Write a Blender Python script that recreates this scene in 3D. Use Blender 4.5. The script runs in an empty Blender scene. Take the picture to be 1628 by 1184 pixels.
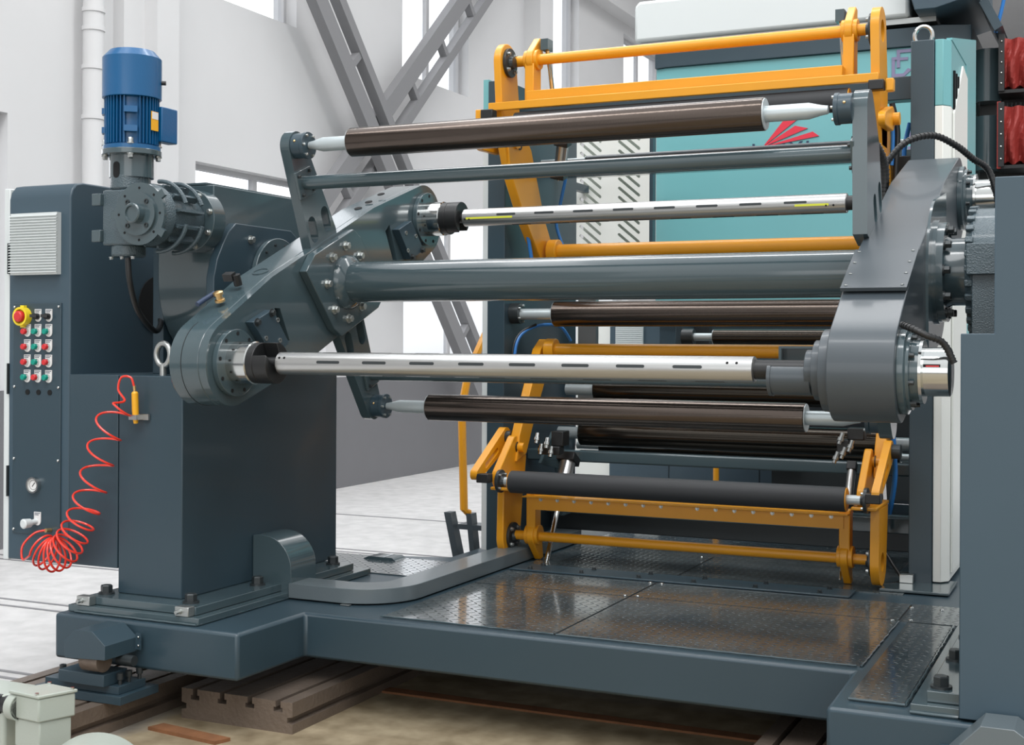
import bpy, math, random
from mathutils import Vector, Matrix
random.seed(4)
SC = bpy.context.scene
COL = SC.collection
PI = math.pi

# ------------------------------------------------------------------ camera
YAW, ROLL = 24.8, 0.29
cd = bpy.data.cameras.new('camera'); cam = bpy.data.objects.new('camera', cd); COL.objects.link(cam)
cd.sensor_width = 36; cd.lens = 2110.0 / 1628 * 36
cd.shift_y = -(592 - 545) / 1628.0 * 1.0
cd.clip_start = .05; cd.clip_end = 200
cam.location = (0, 0, 1.45)
cam.rotation_euler = (Matrix.Rotation(math.radians(YAW), 3, 'Z') @ Matrix.Rotation(math.radians(90), 3, 'X') @ Matrix.Rotation(math.radians(ROLL), 3, 'Z')).to_euler()
SC.camera = cam
SC.view_settings.view_transform = 'Standard'; SC.view_settings.look = 'None'
SC.view_settings.gamma = 1; SC.view_settings.use_curve_mapping = False
SC.view_settings.exposure = 0.0

# ------------------------------------------------------------------ world: bright overcast daylight
w = bpy.data.worlds.new('world'); SC.world = w; w.use_nodes = True
nt = w.node_tree; nt.nodes.clear()
out = nt.nodes.new('ShaderNodeOutputWorld'); bg = nt.nodes.new('ShaderNodeBackground')
tc = nt.nodes.new('ShaderNodeTexCoord'); sp = nt.nodes.new('ShaderNodeSeparateXYZ'); rp = nt.nodes.new('ShaderNodeValToRGB')
nt.links.new(tc.outputs['Generated'], sp.inputs[0])
mr = nt.nodes.new('ShaderNodeMapRange'); mr.inputs[1].default_value = -1; mr.inputs[2].default_value = 1
nt.links.new(sp.outputs['Z'], mr.inputs[0]); nt.links.new(mr.outputs[0], rp.inputs[0])
e = rp.color_ramp.elements
e[0].position = .0; e[0].color = (.18, .18, .18, 1)
e[1].position = 1.0; e[1].color = (1.05, 1.08, 1.12, 1)
for p, c in ((.47, .30), (.52, .62), (.62, .85), (.78, 1.0)):
    q = e.new(p); q.color = (c, c * 1.01, c * 1.02, 1)
nt.links.new(rp.outputs[0], bg.inputs[0])
mx_ = nt.nodes.new('ShaderNodeMapRange'); mx_.inputs[1].default_value = -.2; mx_.inputs[2].default_value = -.75; mx_.inputs[3].default_value = 1.05; mx_.inputs[4].default_value = 3.2
nt.links.new(sp.outputs['X'], mx_.inputs[0]); nt.links.new(mx_.outputs[0], bg.inputs[1])
nt.links.new(bg.outputs[0], out.inputs[0])

def area(name, loc, rot, sx, sy, power, col=(1, 1, 1)):
    l = bpy.data.lights.new(name, 'AREA'); l.shape = 'RECTANGLE'; l.size = sx; l.size_y = sy; l.energy = power; l.color = col
    o = bpy.data.objects.new(name, l); COL.objects.link(o); o.location = loc; o.rotation_euler = [math.radians(a) for a in rot]
    return o
# unseen overhead area lights, added for streaks on the rollers and a brighter rear
area('overhead_fill', (-1.5, 1.6, 7.4), (0, 0, 0), 9, .7, 190)
area('overhead_fill', (-1.5, 6.8, 7.4), (0, 0, 0), 9, .7, 190)
area('overhead_fill', (-4.4, 10.0, 7.4), (0, 12, 0), .8, 16, 90)  # added over the aisle to brighten the left wall
area('front_fill', (1.2, -5.5, 2.6), (90, 0, -14), 9, 3.2, 130)   # added fill light behind the camera, lifts the low yellow frame
sl = bpy.data.lights.new('soft_daylight', 'SUN'); sl.energy = 1.25; sl.angle = math.radians(35)
so = bpy.data.objects.new('soft_daylight', sl); COL.objects.link(so); so.location = (0, -6, 8)
so.rotation_euler = Vector((-.35, 0.75, -1.0)).to_track_quat('-Z', 'Y').to_euler()

# ------------------------------------------------------------------ materials
def mat(name, col, rough=.5, metal=0.0, bump=0, bscale=60, var=0, vscale=3, coat=0, emit=0, trans=0, spec=.5):
    m = bpy.data.materials.new(name); m.use_nodes = True
    t = m.node_tree; b = t.nodes['Principled BSDF']
    b.inputs['Base Color'].default_value = (*col, 1); b.inputs['Roughness'].default_value = rough; b.inputs['Metallic'].default_value = metal
    b.inputs['Specular IOR Level'].default_value = spec
    if coat: b.inputs['Coat Weight'].default_value = coat; b.inputs['Coat Roughness'].default_value = .08
    if trans: b.inputs['Transmission Weight'].default_value = trans; b.inputs['IOR'].default_value = 1.02
    if emit: b.inputs['Emission Color'].default_value = (*col, 1); b.inputs['Emission Strength'].default_value = emit
    if bump or var:
        g = t.nodes.new('ShaderNodeNewGeometry')
    if bump:
        n = t.nodes.new('ShaderNodeTexNoise'); n.inputs['Scale'].default_value = bscale; n.inputs['Detail'].default_value = 3
        bp = t.nodes.new('ShaderNodeBump'); bp.inputs['Strength'].default_value = bump; bp.inputs['Distance'].default_value = .01
        t.links.new(g.outputs['Position'], n.inputs['Vector']); t.links.new(n.outputs['Fac'], bp.inputs['Height']); t.links.new(bp.outputs[0], b.inputs['Normal'])
    if var:
        n2 = t.nodes.new('ShaderNodeTexNoise'); n2.inputs['Scale'].default_value = vscale; n2.inputs['Detail'].default_value = 6
        mx = t.nodes.new('ShaderNodeMix'); mx.data_type = 'RGBA'
        mx.inputs[6].default_value = (*[c * (1 - var) for c in col], 1); mx.inputs[7].default_value = (*[min(1, c * (1 + var)) for c in col], 1)
        t.links.new(g.outputs['Position'], n2.inputs['Vector']); t.links.new(n2.outputs['Fac'], mx.inputs[0]); t.links.new(mx.outputs[2], b.inputs['Base Color'])
    return m
SLATE = mat('slate_paint', (.031, .057, .075), .36, bump=.02, bscale=300, coat=.1, var=.05)
SLATE_G = mat('slate_gloss_paint', (.054, .084, .096), .17, bump=.015, bscale=90, coat=.6, var=.08)
SLATE_M = mat('slate_matt_paint', (.042, .074, .099), .42, var=.04, vscale=5)
CAST = mat('grey_cast_paint', (.065, .098, .115), .28, bump=.5, bscale=220, coat=.3)
GREYP = mat('mid_grey_paint', (.050, .064, .075), .36, coat=.2, var=.03)
MIDG = mat('duct_grey_paint', (.112, .138, .150), .34, coat=.2, var=.03)
DARK = mat('dark_steel', (.035, .042, .045), .35, .3)
BLACK = mat('black_plastic', (.012, .013, .014), .4)
HOLE = mat('dark_opening', (.004, .005, .006), .9)
YEL = mat('yellow_paint', (.74, .315, .008), .36, coat=.15, var=.06, vscale=6)
TEAL = mat('teal_paint', (.165, .43, .455), .38, var=.03)
WHITEP = mat('off_white_paint', (.80, .82, .78), .4)
LGREY = mat('light_grey_paint', (.64, .68, .68), .45)
ALU = mat('aluminium', (.50, .505, .50), .28, .9, bump=.01, bscale=200, var=.05, vscale=8)
CHROME = mat('chrome', (.60, .62, .61), .14, 1.0)
STEEL = mat('bare_steel', (.48, .50, .49), .3, .9)
TUBEG = mat('pale_roller_shaft', (.50, .56, .58), .35, .35)
ROLLER = mat('anodised_roller', (.098, .079, .068), .17, .9, bump=.02, bscale=150, var=.08, vscale=12)
RDARK = mat('dark_roller', (.055, .048, .040), .17, .9)
RUBBER = mat('black_rubber', (.028, .030, .033), .62, bump=.05, bscale=400)
BLUE = mat('blue_motor_paint', (.004, .095, .245), .32, coat=.2, bump=.05, bscale=120)
RED = mat('red_plastic', (.62, .03, .035), .3)
GREEN = mat('green_plastic', (.0, .28, .21), .3)
HOSE = mat('red_hose', (.80, .045, .025), .25, coat=.3)
AMBER = mat('amber_plastic', (.85, .42, .02), .35)
EYEL = mat('yellow_plastic', (.85, .66, .03), .35)
BRASS = mat('brass', (.75, .52, .25), .3, .9)
IRON = mat('brown_cast_iron', (.19, .15, .12), .45, .4, bump=.3, bscale=60, var=.3, vscale=6)
RUST = mat('rusty_steel', (.20, .085, .035), .8, var=.5, vscale=12, bump=.3)
MOTG = mat('pale_green_grey_paint', (.40, .44, .39), .38, bump=.06, bscale=120, coat=.2)
CANVAS = mat('red_canvas', (.29, .028, .022), .6, bump=.2, bscale=60)
BLUEC = mat('blue_air_hose', (.02, .17, .50), .35)
WALL = mat('white_plaster', (.64, .64, .645), .85, bump=.05, bscale=12, var=.05, vscale=1.3)
DADO = mat('grey_dado_paint', (.17, .17, .18), .7, var=.04)
TRUSS = mat('grey_truss_paint', (.22, .22, .228), .6)
GREYW = mat('pale_frame_paint', (.5, .5, .51), .5)
GLASS = mat('window_glass', (.95, .97, 1), .05, trans=1.0, spec=.2)
PURP = mat('purple_marking', (.22, .20, .33), .5)
REDM = mat('red_marking', (.70, .03, .06), .5)
DBLUE = mat('dark_blue_marking', (.02, .04, .09), .5)
WTXT = mat('white_card', (.75, .75, .74), .5)
TAPE = mat('yellow_tape', (.65, .68, .05), .5)

def concrete():
    m = mat('dusty_concrete', (.5, .5, .5), .75)
    t = m.node_tree; b = t.nodes['Principled BSDF']; N = t.nodes.new; L = t.links.new
    g = N('ShaderNodeNewGeometry'); s = N('ShaderNodeSeparateXYZ'); L(g.outputs['Position'], s.inputs[0])
    n = N('ShaderNodeTexNoise'); n.inputs['Scale'].default_value = 1.6; n.inputs['Detail'].default_value = 8; L(g.outputs['Position'], n.inputs['Vector'])
    n3 = N('ShaderNodeTexNoise'); n3.inputs['Scale'].default_value = 9; n3.inputs['Detail'].default_value = 6; L(g.outputs['Position'], n3.inputs['Vector'])
    def M(op, a, bb, cl=False):
        q = N('ShaderNodeMath'); q.operation = op; q.use_clamp = cl
        for i, v in enumerate((a, bb)):
            if isinstance(v, (int, float)): q.inputs[i].default_value = v
            else: L(v, q.inputs[i])
        return q.outputs[0]
    nn = M('MULTIPLY', M('SUBTRACT', n.outputs['Fac'], .5), .5)
    fx = M('MULTIPLY', M('ADD', M('ADD', s.outputs['X'], 3.35), nn), 4.0, True)
    fy = M('MULTIPLY', M('SUBTRACT', 5.1, M('ADD', s.outputs['Y'], nn)), 3.0, True)
    f = M('MULTIPLY', fx, fy)
    r1 = N('ShaderNodeValToRGB'); L(n3.outputs['Fac'], r1.inputs[0])
    r1.color_ramp.elements[0].color = (.50, .495, .49, 1); r1.color_ramp.elements[1].color = (.63, .62, .615, 1)
    r1.color_ramp.elements[0].position = .3; r1.color_ramp.elements[1].position = .7
    r2 = N('ShaderNodeValToRGB'); L(n3.outputs['Fac'], r2.inputs[0])
    r2.color_ramp.elements[0].color = (.19, .145, .085, 1); r2.color_ramp.elements[1].color = (.40, .33, .22, 1)
    r2.color_ramp.elements[0].position = .3; r2.color_ramp.elements[1].position = .72
    mx = N('ShaderNodeMix'); mx.data_type = 'RGBA'; L(f, mx.inputs[0]); L(r1.outputs[0], mx.inputs[6]); L(r2.outputs[0], mx.inputs[7]); L(mx.outputs[2], b.inputs['Base Color'])
    b.inputs['Roughness'].default_value = .6
    bp = N('ShaderNodeBump'); bp.inputs['Strength'].default_value = .15; L(n3.outputs['Fac'], bp.inputs['Height']); L(bp.outputs[0], b.inputs['Normal'])
    return m
CONC = concrete()

def checker_plate():
    m = mat('checker_plate', (.075, .095, .100), .22, .35, coat=.6)
    t = m.node_tree; b = t.nodes['Principled BSDF']; N = t.nodes.new; L = t.links.new
    g = N('ShaderNodeNewGeometry'); s = N('ShaderNodeSeparateXYZ'); L(g.outputs['Position'], s.inputs[0])
    def M(op, a, bb=0, cl=False):
        q = N('ShaderNodeMath'); q.operation = op; q.use_clamp = cl
        for i, v in enumerate((a, bb)):
            if isinstance(v, (int, float)): q.inputs[i].default_value = v
            else: L(v, q.inputs[i])
        return q.outputs[0]
    S = 30.0
    X = M('MULTIPLY', s.outputs['X'], S); Y = M('MULTIPLY', s.outputs['Y'], S)
    cx = M('FLOOR', X); cy = M('FLOOR', Y)
    u = M('SUBTRACT', M('SUBTRACT', X, cx), .5); v = M('SUBTRACT', M('SUBTRACT', Y, cy), .5)
    par = M('ABSOLUTE', M('MODULO', M('ADD', cx, cy), 2.0))
    sgn = M('SUBTRACT', M('MULTIPLY', par, 2.0), 1.0)
    vs = M('MULTIPLY', v, sgn)
    a = M('MULTIPLY', M('ADD', u, vs), .7071); c = M('MULTIPLY', M('SUBTRACT', u, vs), .7071)
    q = M('ADD', M('POWER', M('ABSOLUTE', M('DIVIDE', a, .46)), 2.0), M('POWER', M('ABSOLUTE', M('DIVIDE', c, .12)), 2.0))
    h = M('SUBTRACT', 1.0, q, True)
    bp = N('ShaderNodeBump'); bp.inputs['Strength'].default_value = 1.0; bp.inputs['Distance'].default_value = .006
    L(h, bp.inputs['Height']); L(bp.outputs[0], b.inputs['Normal']); L(bp.outputs[0], b.inputs['Coat Normal'])
    n3 = N('ShaderNodeTexNoise'); n3.inputs['Scale'].default_value = 3; n3.inputs['Detail'].default_value = 6; L(g.outputs['Position'], n3.inputs['Vector'])
    r2 = N('ShaderNodeValToRGB'); L(n3.outputs['Fac'], r2.inputs[0])
    r2.color_ramp.elements[0].color = (.060, .085, .098, 1); r2.color_ramp.elements[1].color = (.15, .17, .17, 1)
    r2.color_ramp.elements[0].position = .35; r2.color_ramp.elements[1].position = .7
    L(r2.outputs[0], b.inputs['Base Color'])
    rr = N('ShaderNodeMapRange'); rr.inputs[3].default_value = .08; rr.inputs[4].default_value = .30; L(n3.outputs['Fac'], rr.inputs[0]); L(rr.outputs[0], b.inputs['Roughness'])
    return m
CHECK = checker_plate()

# ------------------------------------------------------------------ builders
def frame_of(d):
    d = Vector(d).normalized()
    a = Vector((0, 0, 1)) if abs(d.z) < .9 else Vector((1, 0, 0))
    u = d.cross(a).normalized(); v = d.cross(u).normalized()
    return d, u, v
class MB:
    def __init__(s): s.v = []; s.f = []; s.m = []; s.mats = []
    def mi(s, m):
        if m is None: return 0
        if m not in s.mats: s.mats.append(m)
        return s.mats.index(m)
    def add(s, vs, fs, m=None):
        o = len(s.v); s.v += [tuple(p) for p in vs]; k = s.mi(m)
        for f in fs: s.f.append([o + i for i in f]); s.m.append(k)
        return s
    def box(s, x0, x1, y0, y1, z0, z1, m=None):
        vs = [(x, y, z) for x in (x0, x1) for y in (y0, y1) for z in (z0, z1)]
        return s.add(vs, [(0, 1, 3, 2), (4, 6, 7, 5), (0, 4, 5, 1), (2, 3, 7, 6), (0, 2, 6, 4), (1, 5, 7, 3)], m)
    def obox(s, c, ax, ay, az, m=None):     # centre and three half vectors
        c, ax, ay, az = map(Vector, (c, ax, ay, az))
        vs = [c + ax * i + ay * j + az * k for i in (-1, 1) for j in (-1, 1) for k in (-1, 1)]
        return s.add(vs, [(0, 1, 3, 2), (4, 6, 7, 5), (0, 4, 5, 1), (2, 3, 7, 6), (0, 2, 6, 4), (1, 5, 7, 3)], m)
    def cyl(s, p0, p1, r, r1=None, n=32, m=None):
        return s.lathe(p0, Vector(p1) - Vector(p0), [(0, r), ((Vector(p1) - Vector(p0)).length, r if r1 is None else r1)], n, m)
    def lathe(s, o, d, prof, n=32, m=None, cap=True):
        o = Vector(o); d, u, v = frame_of(d); vs = []; fs = []
        for (t, r) in prof:
            for k in range(n):
                a = 2 * PI * k / n; vs.append(o + d * t + (u * math.cos(a) + v * math.sin(a)) * r)
        for i in range(len(prof) - 1):
            for k in range(n):
                k2 = (k + 1) % n; fs.append((i * n + k, (i + 1) * n + k, (i + 1) * n + k2, i * n + k2))
        if cap: fs.append(list(range(n))); fs.append([(len(prof) - 1) * n + k for k in range(n)][::-1])
        return s.add(vs, fs, m)
    def ring(s, o, d, ro, ri, h, n=40, m=None):
        o = Vector(o); dd, u, v = frame_of(d); vs = []; fs = []
        for (t, r) in ((0, ri), (0, ro), (h, ro), (h, ri)):
            for k in range(n):
                a = 2 * PI * k / n; vs.append(o + dd * t + (u * math.cos(a) + v * math.sin(a)) * r)
        for i in range(4):
            for k in range(n):
                fs.append((i * n + k, ((i + 1) % 4) * n + k, ((i + 1) % 4) * n + (k + 1) % n, i * n + (k + 1) % n))
        return s.add(vs, fs, m)
    def prism(s, poly, ax, a, b, m=None):   # poly in the two other axes, in xyz order
        def P(p, t):
            if ax == 'X': return (t, p[0], p[1])
            if ax == 'Y': return (p[0], t, p[1])
            return (p[0], p[1], t)
        n = len(poly); vs = [P(p, a) for p in poly] + [P(p, b) for p in poly]
        fs = [list(range(n)), list(range(2 * n - 1, n - 1, -1))] + [(i, (i + 1) % n, n + (i + 1) % n, n + i) for i in range(n)]
        return s.add(vs, fs, m)
    def tube(s, pts, r, n=12, m=None, closed=False):
        pts = [Vector(p) for p in pts]; N = len(pts); vs = []; fs = []; pu = None
        for i, p in enumerate(pts):
            if closed: d = pts[(i + 1) % N] - pts[i - 1]
            else: d = pts[min(i + 1, N - 1)] - pts[max(i - 1, 0)]
            d.normalize()
            if pu is None: _, u, _ = frame_of(d)
            else: u = (pu - d * pu.dot(d)).normalized()
            pu = u; v = d.cross(u)
            for k in range(n):
                a = 2 * PI * k / n; vs.append(p + (u * math.cos(a) + v * math.sin(a)) * r)
        for i in range(N if closed else N - 1):
            for k in range(n): j = (i + 1) % N; fs.append((i * n + k, i * n + (k + 1) % n, j * n + (k + 1) % n, j * n + k))
        if not closed: fs.append(list(range(n))[::-1]); fs.append([(N - 1) * n + k for k in range(n)])
        return s.add(vs, fs, m)
    def sph(s, c, r, m=None, n=16, k=8, sc=(1, 1, 1)):
        vs = []; fs = []
        for i in range(k + 1):
            t = PI * i / k
            for j in range(n): a = 2 * PI * j / n; vs.append((c[0] + r * sc[0] * math.sin(t) * math.cos(a), c[1] + r * sc[1] * math.sin(t) * math.sin(a), c[2] + r * sc[2] * math.cos(t)))
        for i in range(k):
            for j in range(n): fs.append((i * n + j, (i + 1) * n + j, (i + 1) * n + (j + 1) % n, i * n + (j + 1) % n))
        return s.add(vs, fs, m)
    def build(s, name, m=None, parent=None, bevel=0, flat=False, label=None, kind=None):
        off = Vector((0, 0, 0)); p = parent
        while p is not None: off += p.location; p = p.parent
        me = bpy.data.meshes.new(name)
        me.from_pydata([tuple(Vector(q) - off) for q in s.v], [], s.f)
        if m is not None and not s.mats: me.materials.append(m)
        elif s.mats:
            for q in s.mats: me.materials.append(q)
            me.polygons.foreach_set('material_index', s.m)
        import bmesh
        bm = bmesh.new(); bm.from_mesh(me); bmesh.ops.recalc_face_normals(bm, faces=bm.faces); bm.to_mesh(me); bm.free()
        if not flat:
            me.shade_smooth(); me.set_sharp_from_angle(angle=math.radians(32))
        o = bpy.data.objects.new(name, me); COL.objects.link(o)
        if parent is not None: o.parent = parent
        if bevel:
            b = o.modifiers.new('bevel', 'BEVEL'); b.width = bevel; b.segments = 2; b.limit_method = 'ANGLE'; b.angle_limit = math.radians(40)
        if label: o['label'] = label
        if kind: o['kind'] = kind
        return o
def box(*a): return MB().box(*a)
def thing(name, label, cat, loc, group=None):
    o = bpy.data.objects.new(name, None); o.empty_display_size = .05; COL.objects.link(o); o.location = loc
    o['label'] = label; o['category'] = cat
    if group: o['group'] = group
    return o
def tag(o, label, cat, group=None, kind=None):
    if label: o['label'] = label
    if cat: o['category'] = cat
    if group: o['group'] = group
    if kind: o['kind'] = kind
    return o
def struct(o): o['kind'] = 'structure'; return o
_bolt = {}
def bolt(pos, d, r, h, parent, m=None, name='bolt', washer=True):
    m = m or STEEL
    key = (round(r, 4), round(h, 4), m.name)
    if key not in _bolt:
        b = MB(); b.lathe((0, 0, 0), (0, 0, 1), [(0, r * 1.35), (h * .2, r * 1.35)] if washer else [(0, r), (h * .2, r)], 16)
        b.lathe((0, 0, h * .2), (0, 0, 1), [(0, r), (h * .7, r), (h * .8, r * .85)], 6)
        o = b.build(name, m); _bolt[key] = o.data; bpy.data.objects.remove(o)
    o = bpy.data.objects.new(name, _bolt[key]); COL.objects.link(o)
    off = Vector((0, 0, 0)); p = parent
    while p is not None: off += p.location; p = p.parent
    o.parent = parent; o.location = Vector(pos) - off
    o.rotation_euler = Vector(d).to_track_quat('Z', 'X').to_euler()
    return o
def arcpts(cx, cy, r, a0, a1, n=12):
    return [(cx + r * math.cos(math.radians(a0 + (a1 - a0) * i / n)), cy + r * math.sin(math.radians(a0 + (a1 - a0) * i / n))) for i in range(n + 1)]
def hull_two(c1, r1, c2, r2, n=14):         # outline of the belt round two circles
    pts = []
    for (c, r) in ((c1, r1), (c2, r2)):
        for k in range(48): a = 2 * PI * k / 48; pts.append((c[0] + r * math.cos(a), c[1] + r * math.sin(a)))
    return convex(pts)
def convex(pts):
    pts = sorted(set((round(a, 5), round(b, 5)) for a, b in pts))
    def cr(o, a, b): return (a[0] - o[0]) * (b[1] - o[1]) - (a[1] - o[1]) * (b[0] - o[0])
    lo = []
    for p in pts:
        while len(lo) > 1 and cr(lo[-2], lo[-1], p) <= 0: lo.pop()
        lo.append(p)
    up = []
    for p in reversed(pts):
        while len(up) > 1 and cr(up[-2], up[-1], p) <= 0: up.pop()
        up.append(p)
    return lo[:-1] + up[:-1]
def prism_holes(outer, holes, ax, a, b):
    """extruded plate with see-through holes, triangulated with bmesh"""
    import bmesh
    from mathutils.geometry import tessellate_polygon
    def P(p, t): return (t, p[0], p[1]) if ax == 'X' else ((p[0], t, p[1]) if ax == 'Y' else (p[0], p[1], t))
    loops = [outer] + holes; flat = [q for l in loops for q in l]
    tris = tessellate_polygon([[Vector((q[0], q[1], 0)) for q in l] for l in loops])
    mb = MB(); n = len(flat)
    vs = [P(q, a) for q in flat] + [P(q, b) for q in flat]
    fs = [tuple(t) for t in tris] + [tuple(n + i for i in t)[::-1] for t in tris]
    o = 0
    for l in loops:
        k = len(l)
        for i in range(k): fs.append((o + i, o + (i + 1) % k, n + o + (i + 1) % k, n + o + i))
        o += k
    return mb.add(vs, fs)
def slot_poly(cx, cy, L, r, ang, n=8):
    a = math.radians(ang); dx, dy = math.cos(a) * L / 2, math.sin(a) * L / 2
    p = [(cx + dx + r * math.cos(a - PI / 2 + PI * i / n), cy + dy + r * math.sin(a - PI / 2 + PI * i / n)) for i in range(n + 1)]
    p += [(cx - dx + r * math.cos(a + PI / 2 + PI * i / n), cy - dy + r * math.sin(a + PI / 2 + PI * i / n)) for i in range(n + 1)]
    return p

# ------------------------------------------------------------------ the hall
struct(box(-6.7, 9, -9, 34, -.1, .08).build('floor', CONC))
WX = -6.7
def wall_with_openings(x0, x1, y0, y1, z0, z1, ops):
    outer = [(y0, z0), (y1, z0), (y1, z1), (y0, z1)]
    return prism_holes(outer, [[(a, c), (a, d), (b, d), (b, c)] for a, b, c, d in ops], 'X', x0, x1)
LOW = [(4.6, 6.55, .95, 2.95), (8.5, 10.4, 1.2, 2.88), (11.85, 14.3, 1.2, 2.88), (16.2, 18.6, 1.2, 2.88), (20.4, 22.8, 1.2, 2.88)]
UPP = [(7.9, 9.9, 4.24, 6.6), (11.8, 13.3, 4.20, 6.6), (15.7, 16.6, 4.2, 6.6), (18.35, 20.2, 4.2, 6.0), (22, 24, 4.2, 6.0)]
wl = wall_with_openings(WX - .25, WX, -9, 34, .0, 8, LOW + UPP).build('wall_left', WALL); struct(wl)
struct(box(WX, WX + .02, -3, 34, .08, 1.12).build('baseboard_left', DADO))
struct(box(WX - .2, 12, 34, 34.2, 0, 10).build('wall_back', WALL))
for i, (a, b, c, d) in enumerate(LOW + UPP):
    t = bpy.data.objects.new('window_%d' % (i + 1), None); COL.objects.link(t); t.location = (WX, a, c); struct(t)
    f = MB(); fw = .04
    f.box(WX - .17, WX - .11, a, b, c, c + fw).box(WX - .17, WX - .11, a, b, d - fw, d).box(WX - .17, WX - .11, a, a + fw, c, d).box(WX - .17, WX - .11, b - fw, b, c, d)
    k = 2 if b - a > 1.2 else 1
    for j in range(1, k): yy = a + (b - a) * j / k; f.box(WX - .165, WX - .115, yy - .03, yy + .03, c + fw, d - fw)
    f.build('window_frame', GREYW, t)
    box(WX - .145, WX - .14, a + .02, b - .02, c + .02, d - .02).build('pane', GLASS, t)
# pilasters and down pipe
struct(box(WX, WX + .22, 7.77, 8.02, .08, 8).build('trim_1', WALL)); struct(box(WX, WX + .1, 7.55, 7.77, .08, 8).build('trim_2', WALL))
struct(box(WX, WX + .22, 14.8, 15.2, .08, 8).build('trim_3', WALL))
PY = 7.215
t = thing('drain_pipe', 'white vertical drain pipe on the hall wall left of the blue motor', 'pipe', (WX + .12, PY, .08))
MB().cyl((WX + .12, PY, .08), (WX + .12, PY, 8), .072).build('pipe', WALL, t)
for z in (3.0, 3.35, 3.62, 3.75): MB().cyl((WX + .12, PY, z), (WX + .12, PY, z + .03), .080).build('collar', WALL, t)
# crane girder along the upper wall
struct(box(WX, WX + .25, -3, 34, 6.15, 6.6).build('trim_4', WALL)); struct(box(WX, WX + .9, -3, 34, 6.9, 7.05).build('trim_5', TRUSS))
# cross braces: latticed struts in front of the wall
def strut(p, q, wd, label):
    t = thing('lattice_brace', label, 'steel brace', ((p[0] + q[0]) / 2, (p[1] + q[1]) / 2, min(p[2], q[2])), 'latticed cross braces along the wall')
    p = Vector(p); q = Vector(q); d = (q - p).normalized(); n = Vector((0, -d.z, d.y)) * (1 if d.y > 0 else -1)
    if n.y > 0: n = -n
    for s in (-1, 1):
        MB().obox((p + q) / 2 + n * s * wd / 2, d * (q - p).length / 2, n * (.085 if s > 0 else .05), Vector((.05, 0, 0))).build('chord', TRUSS, t)
    L = (q - p).length; k = int(L / .82)
    for i in range(1, k):
        c = p + d * (L * i / k)
        MB().obox(c, d * .03, n * wd / 2, Vector((.04, 0, 0))).build('rung', TRUSS, t)
    return t
B = -6.35
strut((B, 9.17, 5.2), (B, 13.05, .95), .30, 'grey latticed brace falling from upper left to lower right across the wall')
strut((B - .13, 14.1, 6.2), (B - .13, 9.75, 2.3), .30, 'grey latticed brace rising to upper right in front of the tall window')
# floor grooves
for y, x0, x1, where in ((6.2, -6.6, -2.6, 'nearer of the pair just behind the raised deck'), (6.32, -6.6, -2.6, 'farther of the pair just behind the raised deck'), (7.4, -6.6, -2.9, 'nearer of the middle pair right of the pedestal'),
        (7.5, -6.6, -2.9, 'farther of the middle pair right of the pedestal'), (9.0, -6.6, -3, 'single one nearest the grey wall base'), (5.12, -6.6, -3.7, 'nearer of the pair under the control cabinet'),
        (5.25, -6.6, -3.7, 'farther of the pair under the control cabinet'), (4.02, -6.6, -3.75, 'nearer of the pair left of the wheel bracket'), (4.1, -6.6, -3.75, 'farther of the pair left of the wheel bracket')):
    o = box(x0, x1, y, y + .02, .08, .084).build('floor_rail', TRUSS)
    tag(o, 'thin steel floor rail, ' + where, 'rail', 'floor rails')
# rusty bars on the floor in front
o = box(-2.9, -.3, 4.50, 4.56, .08, .088).build('rusty_strip', RUST); tag(o, 'rust-brown steel strip on the floor under the platform front', 'strip')
o = MB().obox((-2.95, 3.72, .086), (.16, -.02, 0), (.01, .03, 0), (0, 0, .006)).build('rusty_strip', RUST); tag(o, 'rusty flat bar lying on the tan floor by the grey motor', 'strip')
# T-slot rails
def trail(x0, x1, y0, y1, ns, z1, label):
    z0 = .08; H = z1 - z0
    pts = [(x0, z0), (x1, z0), (x1, z0 + H * .30), (x1 - .022, z0 + H * .34), (x1 - .022, z0 + H * .5), (x1, z0 + H * .54), (x1, z1)]
    wdt = (x1 - x0) / ns
    for i in range(ns - 1, -1, -1):
        c = x0 + wdt * (i + .5)
        pts += [(c + .010, z1), (c + .010, z1 - .022), (c + .019, z1 - .022), (c + .019, z1 - .038), (c - .019, z1 - .038), (c - .019, z1 - .022), (c - .010, z1 - .022), (c - .010, z1)]
    pts += [(x0, z1), (x0, z0 + H * .54), (x0 + .022, z0 + H * .5), (x0 + .022, z0 + H * .34), (x0, z0 + H * .3)]
    o = MB().prism(pts, 'Y', y0, y1).build('slotted_rail', IRON, flat=True); tag(o, label, 'rail', 'cast iron rails under the platform')
trail(-3.113, -2.632, 3.885, 6.4, 4, .19, 'brown cast iron rail with four T-slots, its end showing under the platform step')
trail(-3.74, -3.215, 3.30, 6.4, 4, .19, 'brown slotted iron rail beneath the wheel bracket beside the grey motor')
trail(-1.055, -.56, 2.9, 6.4, 4, .19, 'slotted iron rail below the right end of the platform')

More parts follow.
